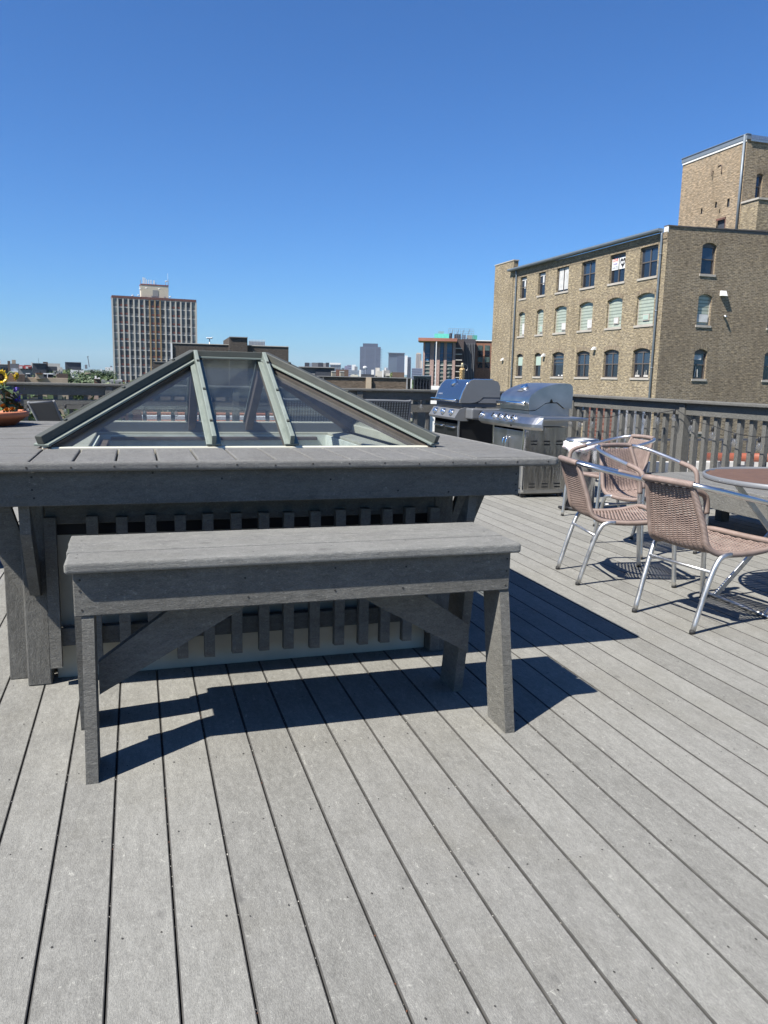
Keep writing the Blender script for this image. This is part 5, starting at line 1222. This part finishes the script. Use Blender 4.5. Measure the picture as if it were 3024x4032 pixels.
# ---- centre skyline
cl = thing('rooftop_plant_building', 'dark flat building with black rooftop machinery in the centre', 'building', ony(1240, 1500, 95))
piece(cl, 'wall', 1176, 1317, 1447, 1700, 95, 8, M['slate']); piece(cl, 'lower_wall', 1200, 1240, 1470, 1700, 94.5, .48, M['greywall']); piece(cl, 'lower_wall', 1242, 1310, 1458, 1700, 94.6, .35, M['charcoal']); piece(cl, 'roof_edge', 1175, 1318, 1444, 1447.5, 94.4, 1, M['greywall'])
for a, c_, t_, m_ in ((1200, 1219, 1428, 'charcoal'), (1222, 1228, 1429, 'galv'), (1229, 1253, 1428, 'slate'), (1254, 1272, 1428, 'charcoal'), (1273, 1283, 1430, 'greywall'), (1284, 1296, 1428, 'charcoal')): piece(cl, 'rooftop_unit', a, c_, t_, 1446, 97, 1.4, M[m_])
vb = thing('vault_building', 'distant white vaulted building behind the rooftop machinery', 'building', ony(1320, 1460, 700)); piece(vb, 'wall', 1300, 1342, 1433, 1475, 700, 30, M['galv']); piece(vb, 'vault', 1298, 1341, 1428.5, 1436, 699, 32, M['white'])
for q in range(6): piece(vb, 'fin', 1303+q*6.5, 1305+q*6.5, 1436, 1455, 698, .5, M['slate'])
for q, (a, c_, lab) in enumerate(((1304, 1322, 'left of two louvred white rooftop vents in the centre'), (1337, 1355, 'right of two louvred white rooftop vents in the centre'))):
    v_ = thing('rooftop_vent', lab, 'vent', ony((a+c_)/2, 1481, 80), 'white louvred rooftop vents'); piece(v_, 'box', a, c_, 1463, 1483, 80, .6, simple('cream vent', (.52, .48, .38), .7)); piece(v_, 'lid', a-.6, c_+.6, 1461.4, 1463.2, 79.9, .8, M['white'])
    for r in range(3): piece(v_, 'louvre', a+2, c_-2, 1467+r*5, 1468+r*5, 79.95, .04, M['tanwall'])
single('brick_stair_house', 'small reddish brick box between the white rooftop vents', 'building', 1322, 1338, 1455, 1500, 84, 2, M['brickred'])
single('brown_roof_house', 'brown box on the roofs right of the white vents', 'building', 1338, 1372, 1455, 1500, 88, 4, M['darkbrown'])
single('pale_plant_box', 'long pale grey rooftop box under the blue glass tower', 'rooftop box', 1373, 1431, 1458, 1474, 86, 3, M['galv'])
single('cream_plant_box', 'small cream rooftop box on the brown parapet', 'rooftop box', 1380, 1411, 1476, 1484, 80, 2, simple('cream box', (.48, .46, .38), .7))
single('black_roof_band', 'black low roof band under the blue glass tower', 'roof', 1422, 1473, 1473, 1486, 82, 3, M['charcoal'])
dsh = thing('satellite_dish', 'white satellite dish in front of the blue glass tower', 'satellite dish', ony(1438, 1475, 83)); c_ = ony(1438.5, 1448, 83)
b = MB()
for r in range(4):
    pass
b.lathe([(.001, .06), (.15, .045), (.24, .015), (.275, -.03), (.24, -.01), (.15, .02), (.001, .035)], (0, 0, 0), 20, sx=1, sy=.72)
MR = Matrix.Translation(c_) @ Matrix.Rotation(rad(82), 4, 'X') @ Matrix.Rotation(rad(12), 4, 'Y'); b.v = [MR @ p for p in b.v]; b.build('bowl', M['white'], dsh)
piece(dsh, 'mast', 1437.5, 1439.5, 1450, 1475, 83.2, .05, M['galv'])
for q, (a, c_, t_, e_) in enumerate(((1414.5, 1421, 1456, 1484), (1505, 1510.5, 1457, 1486), (1462, 1473, 1456, 1475), (1514, 1520, 1448, 1459))):
    single('vent_stack', ['tall thin white vent pipe left of the satellite dish', 'tall thin white vent pipe right of the cream rooftop blocks', 'short thick white vent under the blue glass tower', 'small white flue above the cream rooftop blocks'][q], 'vent pipe', a, c_, t_, e_, 81, .3, M['white'], 'white pipes on the roofs')
cbk = thing('cream_blocks', 'cluster of cream rooftop blocks right of the blue glass tower', 'building', ony(1495, 1480, 90))
for a, c_, t_, e_, m_ in ((1478, 1495, 1448, 1480, 'concrete'), (1484, 1506, 1461, 1484, 'concrete'), (1475, 1512, 1478, 1487, 'greywall'), (1511, 1534, 1457, 1488, 'greywall'), (1520, 1536, 1470, 1480, 'concrete')): piece(cbk, 'block', a, c_, t_, e_, 90+random.uniform(-1.5, 1.5), 2, M[m_])
single('brown_cube', 'brown rooftop cube below the second glass tower', 'building', 1545, 1592, 1466, 1490, 85, 3, M['darkbrown'])
bush = thing('rooftop_bush', 'x', 'bush', ony(1541, 1485, 84)); bush['label'] = 'small yellow green bush on the roofs below the second glass tower'
b = MB(); c0 = ony(1541, 1477, 84)
for q in range(160):
    c_ = c0+V(random.gauss(0, .09), random.gauss(0, .1), random.gauss(0, .16)); s_ = Vector([random.uniform(-1, 1) for _ in range(3)]).normalized()*.05; t_ = s_.orthogonal().normalized()*.05; b.face([c_-s_, c_+t_, c_+s_, c_-t_])
b.build('leaves', M['foliage_lime'], bush, recalc=False); piece(bush, 'stem', 1540.5, 1541.5, 1480, 1487, 84, .03, M['bark'])
lp_ = thing('brown_parapet', 'long brown brick parapet wall behind the back railing in the centre', 'wall', ony(1420, 1530, 55))
piece(lp_, 'wall', 1150, 1619, 1485, 1700, 55, .5, brick('mid brown brick', (.125, .095, .07), (.10, .078, .058), (.13, .11, .09), (.13, .10, .075), patchamt=.3)); piece(lp_, 'coping', 1150, 1620, 1482.5, 1485.2, 54.9, .7, M['greywall']); piece(lp_, 'pilaster', 1441, 1462, 1486, 1700, 54.8, .19, M['tanwall']); piece(lp_, 'pilaster', 1271, 1274, 1486, 1700, 54.85, .14, M['greywall']); piece(lp_, 'pilaster', 1600, 1605, 1487, 1700, 54.85, .14, M['greywall'])
single('white_downpipe', 'short white downpipe at the right end of the brown parapet', 'downpipe', 1617, 1621, 1491, 1530, 54.5, .08, M['white'])
bgx = thing('black_glass_pavilion', 'black glazed box right of the brown parapet', 'building', ony(1660, 1530, 58)); piece(bgx, 'wall', 1627, 1697, 1481, 1700, 58, 4, M['winglass']); piece(bgx, 'roof_edge', 1626, 1698, 1478, 1481, 57.8, 4.4, M['galv'])
for q in range(6): piece(bgx, 'mullion', 1632+q*12, 1633+q*12, 1482, 1540, 57.9, .08, M['charcoal'])
single('low_white_wall', 'low white roof ledge under the construction building', 'wall', 1697, 1760, 1520, 1700, 57, 1, M['roofwhite'])
# skyscrapers far away
def skyscraper(lab, px0, px1, pyt, Y, depth, mt, rows_, cols, bandm, crown=None, nm='skyscraper', vert=False):
    o, x0, x1, zt = gb_(nm, lab, 'skyscraper', px0, px1, pyt, Y, depth, mt, group='towers on the far skyline')
    zb = -2.0; b = MB()
    for r in range(rows_):
        z_ = zb+(zt-zb)*(r+.5)/rows_; b.box(x0-.4, x1+.4, Y-.6, Y-.05, z_-.9, z_+.9)
    if rows_: b.build('floor_bands', bandm, o, xf=xfm(AZD[o.name]))
    b = MB()
    for c in range(cols):
        x_ = x0+(x1-x0)*(c+.5)/cols; b.box(x_-1.4, x_+1.4, Y-1.4, Y-.62, zb, zt)
    if cols: b.build('pilasters', bandm, o, xf=xfm(AZD[o.name]))
    if crown: piece(o, 'crown', crown[0], crown[1], crown[2], crown[3], Y+4, depth*.6, mt)
    return o, x0, x1, zt
blu = simple('blue tower glass', (.045, .06, .10), .3, .1, .6, var=.25, vs=.02); blu2 = simple('slate tower glass', (.075, .10, .14), .3, .1, .6, var=.15, vs=.02); blub = simple('tower band', (.08, .10, .15), .6)
o, x0, x1, zt = skyscraper('widest dark blue glass skyscraper with a stepped crown', 1418, 1499, 1365.5, 2000, 50, blu, 26, 2, blub, (1429, 1488, 1352.5, 1366))
bl = MB()
for r in range(24):
    z_ = zt-6-r*3.1*2*.62; bl.box(x1, x1+4.2, 1999, 2010, z_-.35, z_+.35)
bl.build('balconies', blub, o, xf=xfm(AZD[o.name]))
o, *_r2 = skyscraper('square slate blue skyscraper right of the widest one', 1530, 1592, 1391, 2100, 60, blu2, 0, 0, blub); piece(o, 'roof_frame', 1526, 1595, 1389, 1391, 2095, 8, blub); piece(o, 'dark_face', 1563, 1592, 1391.5, 1476, 2098, 1.5, blu)
o, *_r2 = skyscraper('slim white and blue skyscraper with a slanted top', 1604, 1619, 1406, 2300, 40, blu, 0, 0, blub); piece(o, 'white_face', 1593, 1604, 1400, 1476, 2290, 30, M['white'])
o, *_r2 = skyscraper('slim beige stone skyscraper with a stepped top', 1638, 1659, 1393, 2500, 40, simple('beige stone tower', (.40, .33, .25), .8), 0, 3, simple('shaded stone', (.2, .18, .17), .8), (1641, 1656, 1389, 1394))
skyscraper('short cream tower beside the slim beige one', 1656, 1663, 1420, 2400, 30, simple('cream tower', (.45, .40, .33), .8), 0, 0, blub)
skyscraper('low lilac tower left of the widest glass skyscraper', 1367, 1384, 1437, 2400, 40, simple('lilac tower', (.16, .16, .24), .8), 6, 0, blub)
skyscraper('low violet block at the left end of the far towers', 1357, 1367, 1441, 2300, 40, simple('violet tower', (.14, .12, .20), .8), 0, 0, blub)
skyscraper('small bright white tower left of the widest glass skyscraper', 1386, 1401, 1436, 2350, 30, M['white'], 0, 0, blub)
skyscraper('low dark green topped block beside the bright white tower', 1396, 1408, 1443, 2200, 30, M['slate'], 0, 0, blub)
skyscraper('grey blue slab under the slim beige skyscraper', 1622, 1662, 1450, 1500, 40, simple('grey blue slab', (.14, .16, .22), .7), 5, 0, blub)
skyscraper('low pale block between the two glass skyscrapers', 1513, 1527, 1447, 2300, 30, simple('pale far block', (.28, .29, .32), .8), 4, 0, blub)
skyscraper('low grey block behind the dark parapet near the roof light', 1138, 1158, 1438, 1400, 30, simple('far grey block', (.22, .24, .28), .8), 3, 0, blub)
for q in range(5): single('far_block', ['tiny pale block on the horizon left of the white vaulted building', 'tiny brown block on the horizon near the roof light', 'tiny blue block right of the white vaulted building', 'tiny white block between crane and tower', 'tiny grey block right of the white dome'][q], 'building', [1160, 1168, 1345, 395, 448][q], [1167, 1176, 1356, 402, 458][q], [1450, 1456, 1449, 1453, 1452][q], 1480, 1300+q*100, 20, [M['concrete'], M['darkbrown'], blu2, M['white'], M['greywall']][q])
# floodlight mast
fl_ = thing('floodlight_mast', 'tall mast with a row of white stadium floodlights behind the dark brick block', 'floodlight', ony(825, 1450, 500)); p0 = ony(825, 1332, 500); b = MB(); b.tube([V(p0.x, 500, GZ), p0], .28, 6); b.build('mast', M['galv'], fl_)
for q in range(5):
    c_ = ony(816+q*4.6, 1331-abs(q-2)*.4, 499.5); b = MB(); b.lathe([(.001, -.35), (.5, -.3), (.5, .25), (.001, .35)], c_, 8); b.build('lamp', M['white'], fl_)
b = MB(); b.bar(ony(815, 1333.5, 500), ony(836, 1333.5, 500), .2, .2); b.build('crossbar', M['galv'], fl_)
# ---- building under construction
CY = 150.0
CB_ = thing('construction_building', 'unfinished brick and blue glass building with an orange formwork roof edge', 'building', ony(1730, 1520, CY))
piece(CB_, 'wall', 1664, 1790, 1343, 1800, CY, 18, M['charcoal'])
shw = simple('blue sheeting glass', (.03, .11, .22), .25, 0, .7, var=.5, vs=.5); grg = simple('green grey glazing', (.07, .10, .09), .2, 0, .7, var=.6, vs=.7)
for a, c_ in ((1664, 1671), (1692, 1707), (1718, 1730), (1746, 1757), (1780, 1791)): piece(CB_, 'brick_pier', a, c_, 1347, 1560, CY-.5, .49, M['brickpink'])
for a, c_ in ((1671, 1692), (1707, 1718), (1730, 1746), (1757, 1780)):
    piece(CB_, 'blue_glazing', a, c_, 1347, 1420, CY-.2, .15, shw); piece(CB_, 'glazing', a, c_, 1420.2, 1560, CY-.2, .15, grg)
    for r in range(9): piece(CB_, 'spandrel', a+.3, c_-.3, 1390+r*15.5, 1392.2+r*15.5+(1.5 if r in (3,) else 0), CY-.35, .13, M['concrete'] if r > 1 else blub)
piece(CB_, 'formwork', 1647, 1800, 1331, 1343, CY-2.2, 6, simple('orange formwork', (.30, .12, .08), .7, var=.25, vs=.3)); piece(CB_, 'formwork_soffit', 1650, 1799, 1343.2, 1346, CY-1.9, 5, simple('ochre boards', (.35, .23, .06), .7))
piece(CB_, 'hoist_mast', 1713.5, 1716.8, 1345, 1560, CY-3, .3, M['white'])
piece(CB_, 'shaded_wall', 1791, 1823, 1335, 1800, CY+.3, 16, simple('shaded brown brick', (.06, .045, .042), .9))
for r in range(6): piece(CB_, 'balcony_slab', 1794, 1819, 1370+r*23, 1373+r*23, CY-.6, .88, M['concrete'])
piece(CB_, 'grey_wall', 1823, 1869, 1335, 1800, CY+2, 14, simple('charcoal cladding', (.045, .043, .052), .8))
for q in range(7): piece(CB_, 'grey_fin', 1826+q*6.2, 1828+q*6.2, 1352, 1560, CY+1.8, .18, M['slate'])
rw_ = piece(CB_, 'rust_wall', 1869, 1945, 1343, 1800, CY+6, 12, M['brickrust']); piece(CB_, 'white_parapet', 1869, 1945, 1339.5, 1343.2, CY+5.8, 12, M['white'])
for a in (1881, 1909):
    for r in range(4): piece(CB_, 'window', a, a+19, 1360+r*23, 1380+r*23, CY+5.9, .08, [grg, M['winglass'], grg, M['winglass']][r])
piece(CB_, 'roof_tank', 1711, 1768, 1314, 1332, CY+3, 3, simple('turquoise membrane', (.10, .52, .42), .6, var=.15)); piece(CB_, 'roof_tank', 1862, 1879, 1320, 1338, CY+8, 3, simple('teal membrane', (.05, .24, .19), .6))
piece(CB_, 'plant_box', 1726, 1748, 1305, 1314, CY+5, 2, M['galv']); piece(CB_, 'plant_box', 1770, 1780, 1312, 1334, CY+4, 2, M['charcoal']); piece(CB_, 'plant_box', 1790, 1815, 1316, 1334, CY+4, 3, M['slate']); piece(CB_, 'plant_box', 1822, 1834, 1318, 1335, CY+4, 2, M['galv']); piece(CB_, 'plant_box', 1840, 1860, 1320, 1336, CY+4.5, 2, M['greywall'])
for q in range(14): piece(CB_, 'scaffold_post', 1766+q*7.6, 1767+q*7.6, 1293+q*.5, 1336, CY+3.5, .1, M['galv'])
for q in range(3): piece(CB_, 'scaffold_rail', 1766, 1866, 1294+q*9, 1295+q*9, CY+3.4, .08, M['galv'])
for q in range(4): 
    b = MB(); b.bar(ony(1772+q*22, 1332, CY+3.3), ony(1784+q*22, 1297, CY+3.3), .1, .1); b.build('scaffold_brace', M['galv'], CB_)
# ---- neighbour roofs beyond the right railing
nr_ = thing('white_rooftop', 'bright white flat roof below and beyond the right railing', 'roof', (12, 9, GZ))
b = MB(); b.box(6.6, 26, -3, 17, GZ, -1.15); b.build('wall', M['roofwhite'], nr_)
b = MB(); b.box(6.55, 6.9, -3, 17, -1.149, -.85); b.box(6.91, 26, 16.7, 17.05, -1.149, -.70); b.build('parapet', M['concrete'], nr_)
single('roof_plant_house', 'red brick roof house seen between the pickets left of the bulbs', 'building', 2318, 2420, 1606, 1800, 16.2, 1.6, M['brickred'])
pp = thing('orange_pipe', 'fat orange red pipe lying on the white roof beyond the right railing', 'pipe', (9, 9.5, -.4))
b = MB(); a = onx(*(2790, 1798), 9.2); c_ = onx(3060, 1803, 9.2); b.tube([V(9.2, a.y, a.z), V(9.2, c_.y, c_.z)], .07, 12); b.build('pipe', simple('orange red pipe', (.22, .06, .03), .6), pp)
for q in range(3): b = MB(); yq = a.y+(c_.y-a.y)*(q+.5)/3; b.box(9.15, 9.25, yq-.05, yq+.05, -1.15, a.z-.06); b.build('support', M['slate'], pp)
hv = thing('roof_cabinet', 'pale grey roof cabinet on the white roof beyond the right railing', 'rooftop box', (10.5, 8, -.7)); b = MB(); b.box(10.0, 11.2, 8.2, 10.6, -1.15, -.15); b.build('box', M['galv'], hv, bevel=.02); b = MB(); b.box(9.95, 11.25, 8.15, 10.65, -.149, -.10); b.build('lid', M['white'], hv)
gl_ = thing('glazed_lean_to', 'grey glazed lean-to wall seen through the pickets beside the red brick', 'building', ony(2480, 1700, 18)); piece(gl_, 'wall', 2420, 2570, 1580, 1900, 18, 2, M['galv'])
for q in range(6): piece(gl_, 'mullion', 2425+q*26, 2429+q*26, 1582, 1900, 17.9, .08, M['slate'])
dk = thing('dark_fence', 'dark metal roof fence beyond the right railing', 'fence', (14, 13, -1.15))
for q in range(40): b = MB(); b.box(8.2+q*.24, 8.225+q*.24, 15.5, 15.525, -1.15, -.05); b.build('bar', M['charcoal'], dk)
b = MB(); b.box(8.2, 17.8, 15.49, 15.535, -.049, -.0); b.build('rail', M['charcoal'], dk)
# ================================================================ trees
def tree_mesh(seed, H_=9, R_=3.4, n=2300, leafs=.20):
    rnd = random.Random(seed); tk = MB(); cr_ = MB()
    tk.tube([V(0, 0, 0), V(.1, 0, H_*.25), V(.0, .1, H_*.5), V(.1, 0, H_*.75)], [.28, .22, .15, .06], 8)
    cl_ = []
    for k in range(11):
        a = rnd.uniform(0, 6.28); z_ = H_*rnd.uniform(.32, .92); rr = R_*rnd.uniform(.25, .8)*(1 if z_ < H_*.7 else .6); c_ = V(rr*math.cos(a), rr*math.sin(a), z_); cl_.append((c_, rnd.uniform(.28, .48)*R_))
        tk.tube([V(0, 0, H_*rnd.uniform(.2, .5)), c_*.6+V(0, 0, z_*.35), c_], [.10, .06, .025], 5)
    cl_.append((V(0, 0, H_*.8), R_*.5)); cl_.append((V(0, 0, H_*.55), R_*.6))
    for q in range(n):
        c_, r_ = rnd.choice(cl_); d_ = Vector([rnd.gauss(0, 1) for _ in range(3)]).normalized(); p = c_+d_*r_*rnd.uniform(.55, 1.05); p.z = max(p.z, H_*.18)
        s_ = (Vector([rnd.gauss(0, 1) for _ in range(3)])+d_*.4).normalized(); u = s_.orthogonal().normalized(); v = s_.cross(u); L = leafs*rnd.uniform(.6, 1.3)
        for j in range(3):
            o_ = Vector([rnd.uniform(-.16, .16) for _ in range(3)]); cr_.face([p+o_-u*L*.5, p+o_+v*L*.35, p+o_+u*L*.5, p+o_-v*L*.35])
    return tk, cr_
protos = []
for i, (mt_, nm) in enumerate((('foliage', 'tree'), ('foliage_dark', 'tree'), ('foliage_lime', 'tree'))):
    t_ = thing(nm, 'x', 'tree', (0, 0, 0), 'trees beyond the railing'); tk, cr_ = tree_mesh(10+i); tk.build('trunk', M['bark'], t_, recalc=False); cr_.build('crown', M[mt_], t_, recalc=False); protos.append(t_)
tl = [(300, 1470, 95, 1, 1.0), (272, 1478, 88, 0, .9), (345, 1478, 100, 1, .9), (322, 1476, 90, 0, 1.0), (365, 1484, 92, 1, .8), (250, 1485, 84, 0, .8),
      (395, 1466, 190, 0, 1.1), (420, 1470, 170, 2, 1.0), (440, 1474, 150, 2, 1.0), (460, 1480, 130, 2, .9), (375, 1462, 240, 1, 1.2), (405, 1478, 120, 0, .9), (262, 1446, 300, 2, 1.1), (270, 1450, 280, 0, 1.0), (355, 1458, 330, 0, 1.2),
      (150, 1552, 30, 0, .8), (200, 1556, 33, 1, .8), (110, 1560, 31, 2, .8), (250, 1560, 36, 0, .8), (310, 1566, 34, 1, .7), (70, 1575, 28, 0, .8), (20, 1570, 30, 2, .8), (440, 1495, 105, 2, .8), (470, 1500, 100, 0, .8),
      (286, 1480, 78, 1, 1.0), (312, 1483, 76, 0, 1.0), (338, 1481, 80, 1, 1.0), (358, 1476, 98, 0, 1.0), (428, 1482, 110, 2, 1.1), (452, 1484, 112, 0, 1.0), (408, 1470, 140, 2, 1.1), (262, 1490, 72, 1, .9)]
side_ = ['left', 'right']
for i, (px_, py_, Y_, k, sc) in enumerate(tl):
    p = ony(px_, py_-(5 if py_ < 1500 else 0), Y_); src = protos[k]; hgt = p.z-GZ; s_ = hgt/9.5
    w_ = min(1.3, max(.55, 1/s_*sc*1.6))
    if i in (0, 1, 7): o = src
    else: o = copy_tree(src, (0, 0, 0))
    o.location = (p.x, Y_, GZ); o.scale = (s_*w_, s_*w_, s_*1.0); o.rotation_euler = (0, 0, i*1.7)
    where = 'seen through the back railing' if py_ > 1540 else ('on the far skyline' if Y_ > 180 else 'above the back railing')
    kindn = ['mid green', 'dark green', 'yellow green'][k]
    near = ['below the white building', 'left of the white building', 'left of the red brick chimney', 'under the white building windows', 'directly behind the red brick chimney', 'right of the grey parapet end', 'left of the tower foot', 'in front of the tower foot', 'at the tower base', 'nearest the tower corner', 'between crane and chimney', 'right of the chimney', 'left end of the black warehouse', 'in front of the black warehouse', 'under the crane',
            'third from the pot', 'fourth from the pot', 'second from the pot', 'fifth from the pot', 'left of the sling chair post', 'right behind the pot', 'behind the sunflower', 'low beside the tower foot', 'lowest at the tower base',
            'lower left under the white building', 'centre under the white building', 'lower right under the white building', 'between white building and brick chimney', 'low and wide just right of the chimney', 'low and close to the tower', 'second right of the chimney', 'lowest beside the brick parapet'][i]
    o['label'] = f'{kindn} tree {where}, {near}'
# wooded flat land out to the horizon
b = MB(); rnd = random.Random(3)
for q in range(9000):
    Y_ = 350*math.exp(rnd.uniform(0, 3.0)); x_ = rnd.uniform(-.55, .42)*Y_; h_ = rnd.uniform(3, 9)*(1 if rnd.random() < .9 else 1.5); r_ = rnd.uniform(3, 9)*(1+Y_/2500)
    c_ = V(x_, Y_, GZ+h_*.6)
    for j in range(2):
        s_ = V(rnd.gauss(0, 1), rnd.gauss(0, .6), rnd.gauss(0, .35)).normalized(); u = s_.orthogonal().normalized(); v = s_.cross(u); b.face([c_-u*r_, c_+v*r_*.6+V(0, 0, h_*.2), c_+u*r_, c_-v*r_*.6-V(0, 0, h_*.3)])
tag(b.build('distant_woods', M['foliage_dark'], None, recalc=False), 'dark green far-off woods spreading to the flat horizon', 'woods', kind='stuff')
# scattered far houses that read as one mass
b = MB()
for q in range(700):
    Y_ = 260*math.exp(rnd.uniform(0, 2.6)); x_ = rnd.uniform(-.5, .40)*Y_; w_ = rnd.uniform(5, 16); h_ = rnd.uniform(4, 9.5)
    if -.12*Y_ < x_ < .02*Y_ and Y_ < 340: continue
    b.box(x_, x_+w_, Y_, Y_+rnd.uniform(6, 14), GZ, GZ+h_)
def housemat():
    m, nt, p = mat('far house walls', (.3, .28, .25), .9); g = N(nt, 'ShaderNodeNewGeometry')
    nt.links.new(ramp(nt, g.outputs['Random Per Island'], [(0, (.10, .08, .07)), (.3, (.2, .12, .09)), (.5, (.3, .28, .25)), (.75, (.42, .40, .37)), (.9, (.6, .6, .58)), (1, (.12, .13, .14))], 'CONSTANT'), p.inputs['Base Color']); return m
tag(b.build('distant_houses', housemat(), None), 'crowd of tiny far-off houses on the flat land to the horizon', 'houses', kind='stuff')

# ---- air between here and the skyline
b = MB(); b.box(-2600, 3400, -40, 5200, GZ-1, 112)
hz_ = bpy.data.materials.new('thin haze'); hz_.use_nodes = True; n_ = hz_.node_tree; n_.nodes.clear()
pv = n_.nodes.new('ShaderNodeVolumePrincipled'); pv.inputs['Color'].default_value = (.80, .88, 1, 1); pv.inputs['Density'].default_value = .000065; pv.inputs['Anisotropy'].default_value = 0.0
ho = n_.nodes.new('ShaderNodeOutputMaterial'); n_.links.new(pv.outputs[0], ho.inputs['Volume'])
tag(b.build('haze', hz_, None), 'thin pale haze of the air out to the skyline', 'haze', kind='stuff')
